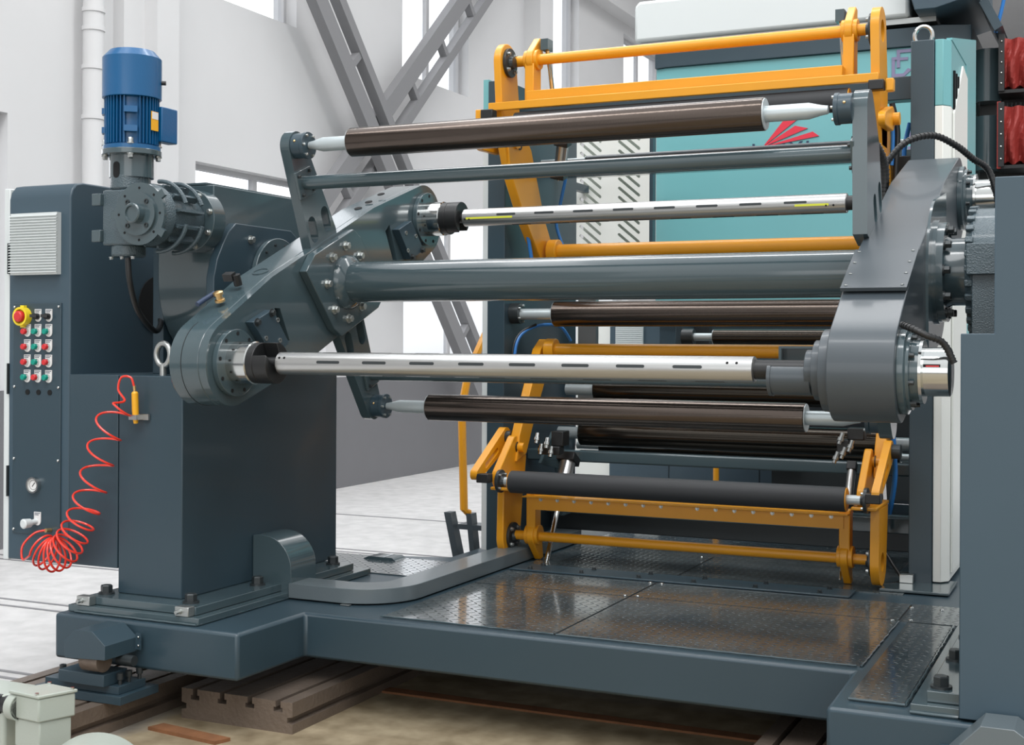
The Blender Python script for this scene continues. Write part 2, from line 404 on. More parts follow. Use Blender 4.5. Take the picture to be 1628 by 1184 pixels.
# ------------------------------------------------------------------ platform
t = thing('base_platform', 'dark slate steel base platform with checker plate deck carrying the unwinder', 'platform', (-1.7, 5, .285))
out_poly = [(-3.57, 3.728), (-2.75, 3.728), (-2.745, 4.131), (-.752, 4.131), (-.745, 3.69), (1.0, 3.69), (1.0, 8.6), (-2.86, 8.6), (-2.86, 5.5), (-3.57, 5.3)]
MB().prism(out_poly, 'Z', .285, .45).build('platform_body', SLATE, t, bevel=.012)
def deck(x0, x1, y0, y1, z=.4545, m=CHECK):
    return box(x0, x1, y0, y1, .449, z).build('deck_plate', m, t)
deck(-2.45, -1.772, 4.19, 4.935); deck(-1.762, -.742, 4.19, 4.935)
deck(-2.45, -1.772, 4.945, 5.275); deck(-1.762, -.742, 4.945, 5.275)
deck(-2.45, -1.745, 5.29, 6.03); deck(-1.735, -.80, 5.46, 6.03); deck(-2.45, -.9, 6.04, 7.2)
deck(-.705, -.553, 3.79, 4.92); deck(-.735, -.30, 4.94, 5.28); deck(-3.4, -2.72, 4.96, 5.36)
box(-2.45, -.98, 5.285, 5.44, .4545, .462).build('joint_strip', SLATE, t, bevel=.002)
for x in (-2.36, -2.12, -1.86, -1.62, -1.36, -1.1): bolt((x, 5.31, .462), (0, 0, 1), .009, .012, t, DARK); bolt((x + .02, 5.41, .462), (0, 0, 1), .009, .012, t, DARK)
for x, y in ((-1.79, 4.95), (-1.79, 5.26), (-1.74, 4.96), (-1.74, 5.26), (-.76, 4.93), (-.73, 5.2), (-.7, 4.96), (-.62, 5.2), (-1.79, 6.0), (-.9, 5.62)):
    o = MB().sph((x, y, .456), .008, n=10, k=6, sc=(1, 1, .5)).build('deck_screw', CHROME, t)
box(-.90, -.63, 5.50, 5.80, .4545, .466).build('base_plate', SLATE_G, t, bevel=.003)
def bead(x0, y0, x1, y1, z=.456, r=.0045):
    n = max(3, int(math.hypot(x1 - x0, y1 - y0) / .02)); P_ = [(x0 + (x1 - x0) * i / n + random.uniform(-.002, .002), y0 + (y1 - y0) * i / n + random.uniform(-.002, .002), z) for i in range(n + 1)]
    MB().tube(P_, r, n=6).build('weld_bead', SLATE_G, t)
bead(-.545, 3.79, -.545, 4.92); bead(-.70, 3.785, -.545, 3.785); bead(-1.76, 4.18, -.75, 4.18, r=.003); bead(-2.45, 4.18, -1.77, 4.18, r=.003); bead(-.738, 4.19, -.738, 4.92, r=.004)
bead(-2.95, 3.76, -2.95, 4.9, r=.005); bead(-3.5, 3.757, -2.95, 3.757, r=.004); bead(-.525, 3.72, -.40, 3.72, r=.005)
for x0, x1, y0, y1 in ((-1.772, -1.762, 4.19, 5.275), (-2.45, -.742, 4.935, 4.945), (-2.45, -.8, 5.275, 5.286), (-1.745, -1.735, 5.44, 6.03), (-2.45, -.8, 6.03, 6.04), (-.742, -.736, 4.93, 5.28)): box(x0, x1, y0, y1, .449, .4512).build('seam', HOLE, t)
MB().prism([(-3.19, .45), (-3.0, .45), (-3.03, .468), (-3.15, .468)], 'Y', 5.26, 5.36).build('cover', SLATE_G, t)

# ------------------------------------------------------------------ left pedestal and control cabinet
t = thing('pedestal', 'dark slate box pedestal bolted to the left end of the platform', 'pedestal', (-3.27, 4.4, .45))
box(-3.54, -2.945, 3.765, 4.935, .452, .477).build('lower_plate', SLATE_G, t, bevel=.002)
box(-3.49, -2.985, 3.80, 4.86, .478, .507).build('upper_plate', SLATE_G, t, bevel=.002)
box(-3.42, -3.123, 3.895, 4.94, .507, 1.322).build('pedestal_body', SLATE, t, bevel=.004)
for x, y in ((-3.445, 3.862), (-3.055, 3.862), (-3.05, 4.26), (-3.05, 4.80)): bolt((x, y, .507), (0, 0, 1), .022, .034, t, DARK)
for x in (-3.47, -3.02): box(x - .03, x + .03, 3.765, 3.80, .478, .512).build('stop_block', STEEL, t, bevel=.002); bolt((x - .01, 3.765, .495), (0, -1, 0), .008, .02, t, STEEL)
MB().tube([(-3.25 + .032 * math.cos(a), 3.94, 1.40 + .042 * math.sin(a)) for a in [2 * PI * i / 28 for i in range(28)]], .011, closed=True).cyl((-3.25, 3.94, 1.322), (-3.25, 3.94, 1.362), .013).build('lifting_eye', STEEL, t)

t = thing('control_cabinet', 'tall slate control cabinet with push buttons and a vent grille at the far left', 'control cabinet', (-3.82, 4.2, .59))
pr = [(-3.972, .592), (-3.66, .598), (-3.66, 2.03), (-3.666, 2.052), (-3.685, 2.06), (-3.95, 2.05), (-3.966, 2.045), (-3.972, 2.02)]
cb = MB().prism([(3.895, .595), (4.85, .595), (4.85, 2.06), (3.96, 2.06), (3.925, 2.052), (3.905, 2.03), (3.895, 2.0)], 'X', -3.972, -3.66).build('cabinet_body', SLATE_M, t, bevel=.006)
box(-4.004, -3.974, 3.90, 4.80, .59, 2.045).build('side_door', LGREY, t, bevel=.004)
for z in (.90, 1.30, 1.77): box(-3.976, -3.970, 3.888, 3.90, z - .06, z + .06).build('hinge', DARK, t)
box(-3.66, -3.424, 3.895, 4.80, .598, 1.322).build('lower_housing', SLATE, t, bevel=.002)
g = MB(); g.box(-3.943, -3.707, 3.872, 3.895, 1.704, 1.942)
for i in range(21): z = 1.712 + i * .0108; g.add([(-3.947, 3.864, z), (-3.703, 3.864, z), (-3.707, 3.876, z + .007), (-3.943, 3.876, z + .007), (-3.947, 3.864, z + .0028), (-3.703, 3.864, z + .0028)], [(0, 1, 2, 3), (0, 4, 5, 1), (4, 3, 2, 5), (0, 3, 4), (1, 5, 2)])
g.build('vent_grille', LGREY, t)
pn = box(-3.944, -3.70, 3.889, 3.896, .70, 1.595).build('control_panel', SLATE, t, bevel=.002)
for x in (-3.935, -3.71):
    for z in (1.58, 1.27, .99, .715): MB().sph((x, 3.888, z), .006, n=10, k=6).build('panel_screw', CHROME, pn)
def card(x, z, w_=.033, h=.046):
    b = MB(); po = [(x - w_ / 2, z + h * .62), (x - w_ / 2, z - .004)] + [(x + w_ / 2 * math.cos(PI + PI * k / 10), z - .004 + w_ / 2 * math.sin(PI + PI * k / 10)) for k in range(1, 10)] + [(x + w_ / 2, z - .004), (x + w_ / 2, z + h * .62)]
    b.prism(po, 'Y', 3.886, 3.889, WTXT)
    for r in range(2):
        for k in range(4 if r == 0 else 3):
            q = x - .0105 + k * .007; b.box(q - .0023, q + .0023, 3.885, 3.886, z + h * .62 - .006 - r * .006, z + h * .62 - .003 - r * .006, DBLUE)
    return b
cols = (-3.872, -3.818, -3.763)
rows = (1.543, 1.485, 1.426, 1.367, 1.308)
lay = [[None, 'K', 'K'], 'RGG', 'RGR', 'RGR', 'GRG']
for r, z in enumerate(rows):
    for c, x in enumerate(cols):
        k = lay[r][c]
        if k is None: continue
        card(x + .004, z).build('label_plate', None, pn)
        if k == 'K':
            MB().cyl((x + .003, 3.886, z), (x + .003, 3.87, z), .012, m=BLACK).obox((x + .001, 3.866, z + .002), (.011, .006, 0), (-.003, .006, 0), (0, 0, .006), BLACK).build('selector_switch', None, pn)
        else:
            M = RED if k == 'R' else GREEN
            MB().cyl((x, 3.886, z), (x, 3.876, z), .0125, m=CHROME).lathe((x, 3.876, z), (0, -1, 0), [(0, .0115), (.010, .0115), (.013, .0095)], 24, M).build('push_button', None, pn, label=('red' if k == 'R' else 'green') + ' push button')
e_ = MB().lathe((-3.883, 3.889, 1.543), (0, -1, 0), [(0, .036), (.006, .036)], 32, EYEL)
e_.box(-3.892, -3.874, 3.873, 3.889, 1.500, 1.586, EYEL).ring((-3.883, 3.885, 1.543), (0, -1, 0), .036, .028, .025, m=EYEL)
e_.lathe((-3.883, 3.885, 1.543), (0, -1, 0), [(0, .014), (.018, .014), (.02, .022), (.034, .021), (.038, .016)], 28, RED)
e_.build('emergency_stop', None, pn)
for x in (-3.867, -3.811, -3.754): MB().cyl((x, 3.890, 1.25), (x, 3.8865, 1.25), .0105).build('blank_hole', HOLE, pn)
gg = MB().ring((-3.826, 3.889, .892), (0, -1, 0), .031, .025, .018, m=CHROME); gg.cyl((-3.826, 3.889, .892), (-3.826, 3.878, .892), .026, m=WTXT)
gg.obox((-3.824, 3.8775, .894), (.007, 0, .008), (0, .0005, 0), (-.001, 0, .001), BLACK).ring((-3.826, 3.878, .892), (0, -1, 0), .019, .0175, .0004, m=BLACK)
gg.build('pressure_gauge', None, pn)
card(-3.812, .757, .034, .05).build('label_plate', None, pn)
MB().cyl((-3.818, 3.888, .752), (-3.818, 3.855, .748), .011).lathe((-3.822, 3.858, .748), (-.1, -1, 0), [(0, .017), (.03, .019), (.034, .014)], 24).build('regulator_knob', LGREY, pn)
MB().cyl((-3.745, 3.888, .722), (-3.745, 3.86, .724), .008).build('hose_fitting', BRASS, pn)

# red coiled air hose with gun
t = thing('air_hose', 'red coiled air hose hanging in front of the cabinet and pedestal', 'hose', (-3.6, 3.85, .6))
def catmull(P, n=10):
    P = [Vector(p) for p in P]; P = [P[0]] + P + [P[-1]]; r = []
    for i in range(1, len(P) - 2):
        for k in range(n):
            u = k / n; r.append(.5 * ((2 * P[i]) + (-P[i - 1] + P[i + 1]) * u + (2 * P[i - 1] - 5 * P[i] + 4 * P[i + 1] - P[i + 2]) * u * u + (-P[i - 1] + 3 * P[i] - 3 * P[i + 1] + P[i + 2]) * u ** 3))
    r.append(P[-2]); return r
axis = catmull([(-3.71, 3.80, .665), (-3.66, 3.80, .645), (-3.605, 3.80, .66), (-3.56, 3.80, .71), (-3.52, 3.81, .79), (-3.475, 3.82, .92), (-3.44, 3.825, 1.04), (-3.40, 3.83, 1.15), (-3.365, 3.84, 1.225)], 40)
# arc length
cum = [0]
for i in range(1, len(axis)): cum.append(cum[-1] + (axis[i] - axis[i - 1]).length)
Ltot = cum[-1]; pts = []; th = 1.2
for i in range(0, len(axis)):
    f = cum[i] / Ltot
    dens = 2 * PI / (.022 + .082 * max(0, min(1, (f - .12) / .45)) ** 1.3)
    if i: 
        ds = (cum[i] - cum[i - 1])
        sub = 8
        for k in range(1, sub + 1):
            th += dens * ds / sub; c = axis[i - 1].lerp(axis[i], k / sub)
            d = (axis[i] - axis[i - 1]).normalized(); u = Vector((d.z, 0, -d.x)); v = Vector((0, -1, 0))
            R_ = .062 - .004 * f
            pts.append(c + (u * math.cos(th) + v * math.sin(th) * .8) * R_)
lead = [(-3.745, 3.868, .724), (-3.775, 3.835, .715), (-3.80, 3.80, .67), (-3.79, 3.79, .62)]
end = [(-3.345, 3.84, 1.23), (-3.375, 3.84, 1.27), (-3.365, 3.845, 1.315), (-3.325, 3.85, 1.315), (-3.313, 3.855, 1.275)]
hp = lead + [tuple(p) for p in pts] + end
hp = catmull(hp[:5], 6)[:-1] + [Vector(p) for p in pts[1:-1]] + catmull([pts[-2]] + end, 8)
MB().tube(hp, .0042, n=8).build('hose', HOSE, t)
MB().cyl((-3.313, 3.855, 1.285), (-3.313, 3.858, 1.262), .006).build('hose_end', BRASS, t)
g = thing('air_gun', 'yellow air blow gun clipped on the pedestal front at the hose end', 'air gun', (-3.315, 3.87, 1.146))
MB().lathe((-3.313, 3.858, 1.264), (0, .05, -1), [(0, .008), (.006, .0125), (.07, .0125), (.1, .011), (.118, .008)], 20).build('gun_body', AMBER, g)
MB().box(-3.345, -3.27, 3.882, 3.892, 1.158, 1.180).box(-3.333, -3.297, 3.848, 3.882, 1.160, 1.178).build('bracket', ALU, g)

# ------------------------------------------------------------------ bearing housing, gearbox and motor
t = thing('bearing_housing', 'slate drum shaped housing between side plates on the left pedestal', 'bearing housing', (-3.28, 4.45, 1.322))
pl = [(4.10, 1.69)] + [(4.45 + .35 * math.cos(math.radians(a)), 1.685 + .35 * math.sin(math.radians(a))) for a in range(185, 275, 6)] + [(4.80, 1.335), (4.80, 2.045), (4.10, 2.045)]
MB().prism(pl, 'X', -3.41, -3.145).build('drum', SLATE_G, t, bevel=.004)
MB().prism([(4.10, 2.046), (4.75, 2.046), (4.75, 2.056), (4.10, 2.056)], 'X', -3.395, -3.18).build('lid', SLATE_G, t, bevel=.002)
bolt((-3.37, 4.15, 2.056), (0, 0, 1), .009, .014, t, DARK)
pp = [(4.055, 1.322), (4.055, 1.69), (4.075, 1.76), (4.11, 1.82), (4.145, 1.87), (4.19, 1.905), (4.56, 1.905), (4.65, 1.85), (4.75, 1.70), (4.78, 1.322)]
pr_ = MB().prism(pp, 'X', -3.145, -3.108).build('side_plate', SLATE, t, bevel=.003)
MB().prism([(4.14, 1.322), (4.14, 1.83), (4.17, 1.88), (4.7, 1.88), (4.7, 1.322)], 'X', -3.468, -3.415).build('side_plate', SLATE, t, bevel=.003)
MB().cyl((-3.108, 4.45, 1.70), (-3.085, 4.45, 1.70), .165, n=48).build('bearing_cover', SLATE_G, t, bevel=.003)
for a in range(20, 175, 28): bolt((-3.085, 4.45 + .14 * math.cos(math.radians(a)), 1.70 + .14 * math.sin(math.radians(a))), (1, 0, 0), .006, .006, t, DARK, washer=False)
for y, z in ((4.283, 1.848), (4.50, 1.846)): bolt((-3.108, y, z), (1, 0, 0), .013, .018, t, STEEL)
MB().cyl((-3.086, 4.45, 1.69), (-2.95, 4.45, 1.69), .10, n=48).build('turret_journal', DARK, t)
MB().prism([(4.40 + .12 * math.cos(a), 1.60 + .12 * math.sin(a)) for a in [2 * PI * i / 24 for i in range(24)]], 'X', -3.66, -3.655).build('side_opening', HOLE, t)

t = thing('gearbox', 'grey cast gearbox with round bolted cover and ribs below the blue motor', 'gearbox', (-3.21, 4.1, 1.91))
GX, GZ = -3.205, 1.905
b = MB(); b.lathe((GX, 3.765, GZ), (0, 1, 0), [(0, .100), (0.004, .106), (.025, .112), (.05, .112), (.055, .10), (.14, .095), (.20, .085), (.24, .08), (.26, .075)], 48)
for k in range(12):
    a = 2 * PI * k / 12 + .15; c, s_ = math.cos(a), math.sin(a)
    b.obox((GX + c * .105, 3.90, GZ + s_ * .105), (c * .014, 0, s_ * .014), (0, .07, 0), (-s_ * .005, 0, c * .005))
b.build('gear_case', CAST, t)
fr = MB(); fr.lathe((GX, 3.763, GZ), (0, -1, 0), [(0, .112), (.012, .112), (.013, .078), (.024, .078), (.0245, .03)], 48)
for a in (35, -35, 180): r = math.radians(a); fr.obox((GX + .115 * math.cos(r), 3.757, GZ + .115 * math.sin(r)), (.016 * math.cos(r), 0, .016 * math.sin(r)), (0, .006, 0), (-.014 * math.sin(r), 0, .014 * math.cos(r)))
fr.lathe((GX, 3.74, GZ), (0, -1, 0), [(0, .036), (.03, .036), (.034, .032), (.034, .026), (.028, .025), (.028, .01)], 36)
fc = fr.build('front_cover', SLATE_G, t)
for k in range(4): a = PI / 4 + k * PI / 2; MB().ring((GX + .06 * math.cos(a), 3.739, GZ + .06 * math.sin(a)), (0, -1, 0), .009, .005, .004, n=16).build('screw', DARK, fc)
for k in range(8): a = k * PI / 4; MB().cyl((GX + .093 * math.cos(a), 3.752, GZ + .093 * math.sin(a)), (GX + .093 * math.cos(a), 3.749, GZ + .093 * math.sin(a)), .0045, n=12).build('screw_hole', HOLE, fc)
for y0 in (3.86, 3.95):
    for (a0, a1) in ((20, 95), (-95, -10)):
        MB().tube([(GX + .128 * math.cos(math.radians(a)), y0, GZ + .128 * math.sin(math.radians(a))) for a in range(a0, a1, 8)], .008, n=8).build('rib', CAST, t)
fl = MB().lathe((GX, 4.028, GZ), (0, 1, 0), [(0, .09), (.0, .118), (.07, .118)], 48).build('mounting_flange', SLATE_G, t, bevel=.002)
for k in range(8): a = k * PI / 4 + .3; bolt((GX + .103 * math.cos(a), 4.028, GZ + .103 * math.sin(a)), (0, -1, 0), .009, .014, t, STEEL)
wx = -3.352
MB().box(wx - .068, wx + .10, 3.80, 3.93, GZ - .105, GZ + .10).cyl((wx, 3.865, GZ - .145), (wx, 3.865, GZ - .10), .062).cyl((wx, 3.865, GZ + .1), (wx, 3.865, GZ + .16), .066).build('worm_case', CAST, t, bevel=.008)
for z in (GZ + .064, GZ - .07): box(wx - .105, wx - .064, 3.785, 3.82, z - .022, z + .022).build('foot_lug', SLATE_G, t, bevel=.003)
for dx in (-.05, 0, .05): bolt((wx + dx, 3.83, GZ - .145), (0, 0, -1), .007, .01, t, STEEL)
c_ = catmull([(-3.325, 3.83, GZ - .15), (-3.322, 3.84, 1.66), (-3.335, 3.90, 1.56), (-3.36, 4.02, 1.49), (-3.42, 4.13, 1.52), (-3.50, 4.2, 1.59)], 10)
tag(MB().tube(c_, .011).build('power_cable', BLACK), 'black cable looping down from the gearbox to the cabinet side', 'cable')

t = thing('electric_motor', 'blue finned electric motor standing upright on the gearbox', 'motor', (wx, 3.87, 2.06))
my = 3.88; DZ = -.045
ad = MB().lathe((wx, my, (2.062 + DZ)), (0, 0, 1), [(0, .070), (.035, .070), (.036, .080), (.118, .080)], 48, SLATE_G)
ad.prism(slot_poly(wx - .002, 2.122 + DZ, .032, .014, 90), 'Y', my - .0815, my - .05, HOLE)
ad.build('adapter', None, t)
MB().cyl((wx, my, (2.18 + DZ)), (wx, my, (2.20 + DZ)), .108, n=48).build('flange', SLATE_G, t, bevel=.002)
mf = MB().cyl((wx, my, (2.20 + DZ)), (wx, my, (2.215 + DZ)), .104, n=48, m=BLUE).cyl((wx, my, (2.21 + DZ)), (wx, my, (2.40 + DZ)), .083, n=48, m=BLUE)
for k in range(44):
    a = 2 * PI * k / 44; c, s_ = math.cos(a), math.sin(a)
    if abs(((math.degrees(a) - 308 + 180) % 360) - 180) < 13: continue
    mf.obox((wx + c * .09, my + s_ * .09, (2.305 + DZ)), (c * .009, s_ * .009, 0), (-s_ * .0016, c * .0016, 0), (0, 0, .085))
for z in ((2.27 + DZ), (2.34 + DZ)):
    for a in (308, 218): r = math.radians(a); c, s_ = math.cos(r), math.sin(r); mf.obox((wx + c * .098, my + s_ * .098, z), (c * .008, s_ * .008, 0), (-s_ * .024, c * .024, 0), (0, 0, .011))
mf.build('motor_body', BLUE, t)
MB().lathe((wx, my, (2.39 + DZ)), (0, 0, 1), [(0, .100), (0.002, .107), (.150, .107), (.178, .082), (.180, .0)], 48, cap=False).build('fan_cowl', BLUE, t)
r = math.radians(352)
MB().obox((wx + .085, my + .085, (2.30 + DZ)), (.022, 0, 0), (0, .045, 0), (0, 0, .065)).build('terminal_box', BLUE, t, bevel=.004)
a = math.radians(4); c, s_ = math.cos(a), math.sin(a)
MB().obox((wx + c * .101, my + s_ * .101, (2.305 + DZ)), (c * .0015, s_ * .0015, 0), (-s_ * .02, c * .02, 0), (0, 0, .035), AMBER).obox((wx + c * .102, my + s_ * .102, (2.325 + DZ)), (c * .0015, s_ * .0015, 0), (-s_ * .018, c * .018, 0), (0, 0, .013), WTXT).build('rating_plate', None, t)
MB().cyl((wx + .088, my + .055, (2.455 + DZ)), (wx + .104, my + .065, (2.455 + DZ)), .008).build('eye_plug', BLACK, t)
for k in range(4): a = k * PI / 2 + math.radians(308); bolt((wx + .095 * math.cos(a), my + .095 * math.sin(a), (2.215 + DZ)), (0, 0, 1), .010, .022, t, STEEL); bolt((wx + .095 * math.cos(a), my + .095 * math.sin(a), (2.18 + DZ)), (0, 0, -1), .010, .016, t, STEEL)

# ------------------------------------------------------------------ turret
CY, CZ = 4.45, 1.684
FY, FZ = 3.76, 1.377; EY, EZ = 2 * CY - FY, 2 * CZ - FZ
AD = Vector((EY - FY, EZ - FZ)).normalized(); AP = Vector((-AD.y, AD.x))
def rot180(p): return (2 * CY - p[0], 2 * CZ - p[1])
def AL(s, q): return (CY + AD.x * s + AP.x * q, CZ + AD.y * s + AP.y * q)   # along and across the arm
T = thing('turret', 'grey two-armed rotating turret joined by a thick round main shaft', 'turret', (-1.8, CY, CZ))
def circ(c, r, n=48): return [(c[0] + r * math.cos(2 * PI * k / n), c[1] + r * math.sin(2 * PI * k / n)) for k in range(n)]
armpoly = convex(circ((FY, FZ), .15) + circ((EY, EZ), .15) + [AL(-.42, .187), AL(.36, .187), AL(-.36, -.187), AL(.42, -.187)])
def win(c):
    pts = [(4.005, 1.572), (4.04, 1.572), (4.103, 1.455), (4.07, 1.425)]
    return pts if not c else [rot180(p) for p in pts]
wall_ = prism_holes(armpoly, [win(0), win(1)], 'X', -2.83, -2.80).build('arm_side_plate', SLATE_G, T)
MB().prism(armpoly, 'X', -2.955, -2.831).build('arm_body', SLATE_G, T, bevel=.004)
MB().ring((-2.905, FY, FZ), (1, 0, 0), .1512, .14, .0025, n=64).build('seam', DARK, T)
for f in (0, 1):
    c = (FY, FZ) if not f else (EY, EZ)
    fl = MB().lathe((-2.80, c[0], c[1]), (1, 0, 0), [(0, .116), (.022, .116), (.022, .085)], 56).build('end_flange', SLATE_G, T, bevel=.002)
    for k in range(9):
        a = 2 * PI * k / 9 + .2; MB().cyl((-2.7785, c[0] + .101 * math.cos(a), c[1] + .101 * math.sin(a)), (-2.7765, c[0] + .101 * math.cos(a), c[1] + .101 * math.sin(a)), .007, n=12).build('screw_hole', HOLE, fl)
    MB().lathe((-2.778, c[0], c[1]), (1, 0, 0), [(0, .074), (.075, .074), (.078, .070)], 56).build('hub', CHROME, T)
    # chuck with an open jaw
    a0 = 125 if not f else -80; r = .070
    arc = [(c[0] + r * math.cos(math.radians(a)), c[1] + r * math.sin(math.radians(a))) for a in range(a0 + 32, a0 + 329, 8)]
    am = math.radians(a0); u = Vector((math.cos(am), math.sin(am))); v = Vector((-u.y, u.x))
    inn = [Vector(c) + u * .0 - v * .024, Vector(c) + u * .0 + v * .024]
    MB().cyl((-2.70, c[0], c[1]), (-2.672, c[0], c[1]), r, n=48).prism(arc + [tuple(inn[0]), tuple(inn[1])], 'X', -2.672, -2.615).build('chuck', BLACK, T, bevel=.002)
    bp = [(3.829, 1.518), (3.945, 1.565), (4.05, 1.445), (3.944, 1.40)]
    bs = [(3.938, 1.553), (3.850, 1.518), (4.028, 1.449), (3.955, 1.412)]
    sc = [(3.975, 1.528), (3.905, 1.462), (3.99, 1.455)]
    if f: bp = [rot180(p) for p in bp]; bs = [rot180(p) for p in bs]; sc = [rot180(p) for p in sc]
    br = MB().prism(bp, 'X', -2.80, -2.765).build('lock_plate', SLATE, T, bevel=.002)
    for p in bs[:2]: bolt((-2.765, *p), (1, 0, 0), .011, .014, br, DARK)
    for p in sc: MB().ring((-2.765, *p), (1, 0, 0), .009, .005, .003, n=16).build('screw', STEEL, br)
hub = [(4.164, 1.723), (4.215, 1.780), (4.486, 1.893), (4.534, 1.868), (4.738, 1.645), (4.685, 1.588), (4.414, 1.475), (4.366, 1.498)]
hub = [(4.160, 1.712), (4.215, 1.778), (4.490, 1.895), (4.545, 1.868), (4.742, 1.655), (4.685, 1.590), (4.412, 1.473), (4.355, 1.500)]
hp_ = MB().prism(hub, 'X', -2.80, -2.765).build('hub_plate', SLATE_G, T, bevel=.003)
for a in range(0, 360, 45): bolt((-2.765, CY - .01 + .142 * math.cos(math.radians(a + 5)), CZ + .142 * math.sin(math.radians(a + 5))), (1, 0, 0), .014, .02, hp_, STEEL)
MB().lathe((-2.765, CY, CZ), (1, 0, 0), [(0, .108), (.012, .106), (.026, .094), (.036, .080)], 56).build('weld_collar', SLATE_G, T)
MB().cyl((-2.75, CY, CZ), (-.735, CY, CZ), .0785, n=64).build('main_shaft', SLATE_G, T)
# swing plates that carry the outer guide rollers
GY, GZ2 = 4.160, 2.180
def swing(f, x0, x1, right=False):
    pl = convex(circ((GY + .005, GZ2), .056) + [(4.225, 1.90), (4.262, 1.80), (4.45, 1.85), (4.432, 1.90)])
    sl = [slot_poly(4.275, 1.878, .05, .026, 112), slot_poly(4.362, 1.926, .05, .026, 112)]
    if right: pl = convex(circ((4.205, GZ2), .062) + [(4.145, 2.0), (4.155, 1.79), (4.25, 1.76), (4.43, 1.86), (4.42, 1.92), (4.36, 2.10)])
    if right: sl = [[(a + .02, b) for a, b in q] for q in sl]
    if f: pl = [rot180(p) for p in pl]; sl = [[rot180(p) for p in q] for q in sl]
    prism_holes(pl, sl, 'X', x0, x1).build('swing_plate', SLATE_G, T)
    g = (GY, GZ2) if not f else rot180((GY, GZ2))
    s = 1 if x0 < -2 else -1; xx = x1 if s > 0 else x0
    bh = MB().lathe((xx, *g), (s, 0, 0), [(0, .047), (.04, .047), (.042, .050), (.055, .050), (.055, .018)], 36).build('roller_bearing', SLATE, T, bevel=.001)
    for k in range(6): a = k * PI / 3; bolt((xx + s * .055, g[0] + .040 * math.cos(a), g[1] + .040 * math.sin(a)), (s, 0, 0), .005, .008, bh, STEEL, washer=False)
    MB().sph((xx + s * .02, g[0] - .045, g[1] + .012), .005, n=8, k=6).build('grease_nipple', BRASS, bh)
for f in (0, 1):
    swing(f, -2.852, -2.812); swing(f, -.765, -.720, True)
    g = (4.205, 2.048) if not f else rot180((4.205, 2.048))
    MB().cyl((-2.80, *g), (-.765, *g), .0265, n=32).build('tie_rod', SLATE_G, T)
    for xx, s in ((-2.812, 1), (-.760, -1)):
        pf = MB().obox((xx + s * .006, *g), (.006, 0, 0), (0, .048, .02), (0, -.02, .048)).build('tie_rod_plate', SLATE_G, T, bevel=.002)
        for a in (25, 115, 205, 295): bolt((xx + s * .012, g[0] + .052 * math.cos(math.radians(a + 45)), g[1] + .052 * math.sin(math.radians(a + 45))), (s, 0, 0), .007, .01, pf, DARK, washer=False)
# fittings on the upper edge of the left arm
def top(s, q=.187): return AL(s, q)
p = (3.80, 1.590)
MB().lathe((-2.885, p[0], p[1]), (0, AP.x, AP.y), [(0, .018), (.008, .018), (.009, .012), (.025, .012), (.026, .018), (.036, .018), (.039, .010)], 20).build('plug', BRASS, T)
MB().tube([(-2.90, p[0] - .01, p[1] + .03), (-2.925, p[0] - .04, p[1] + .005), (-2.93, p[0] - .07, p[1] - .012)], .009).build('lever', DBLUE, T)
p = (3.905, 1.652); MB().lathe((-2.885, p[0], p[1]), (0, AP.x, AP.y), [(0, .015), (.04, .015)], 16, BLACK).obox((-2.91, p[0] - .02, p[1] + .03), (.02, 0, 0), (0, .012, .006), (0, -.006, .012), BLACK).build('elbow_fitting', None, T)
p = (4.04, 1.706); MB().ring((-2.885, *p), (0, AP.x, AP.y), .032, .026, .004, n=32).build('plug_ring', SLATE_G, T)
for s_ in (.36, .45, .56):
    p = top(s_, .187 - max(0, s_ - .36) * .02); MB().lathe((-2.875, p[0], p[1] - .001), (0, AP.x, AP.y), [(0, .016), (.003, .016)], 20).build('access_hole', HOLE, T)
# right arm
XR0, XR1 = -.737, -.556
ra = convex(circ((FY, FZ), .142) + circ((EY, EZ), .15) + [AL(-.42, .195), AL(.36, .195), AL(-.36, -.187), AL(.42, -.187)])
MB().prism(ra, 'X', XR0, XR1).build('arm_body', GREYP, T, bevel=.003)
for (a, b) in ((-.70, -.665),): pass
cA, cB = AL(-.60, .178), AL(-.335, .197)
d = Vector((0, cB[0] - cA[0], cB[1] - cA[1])); L_ = d.length; d.normalize(); n_ = Vector((0, -d.z, d.y))
cc = Vector(((XR0 + XR1) / 2, (cA[0] + cB[0]) / 2, (cA[1] + cB[1]) / 2)) + n_ * .004
cv = MB().obox(cc, ((XR1 - XR0) / 2 + .002, 0, 0), d * L_ / 2, n_ * .006).build('cover_plate', GREYP, T, bevel=.001)
for i in range(4):
    for s in (-1, 1):
        q = cc + d * (L_ * (-.44 + .29 * i)) + Vector((s * .078, 0, 0)) + n_ * .006; MB().sph(q, .0055, n=10, k=6, sc=(1, 1, .6)).build('cover_screw', CHROME, cv)
MB().prism(convex(circ((CY, CZ), .235) + [AL(-.3, -.17), AL(.3, .17)]), 'X', XR1, XR1 + .008).build('side_cover', SLATE_G, T)
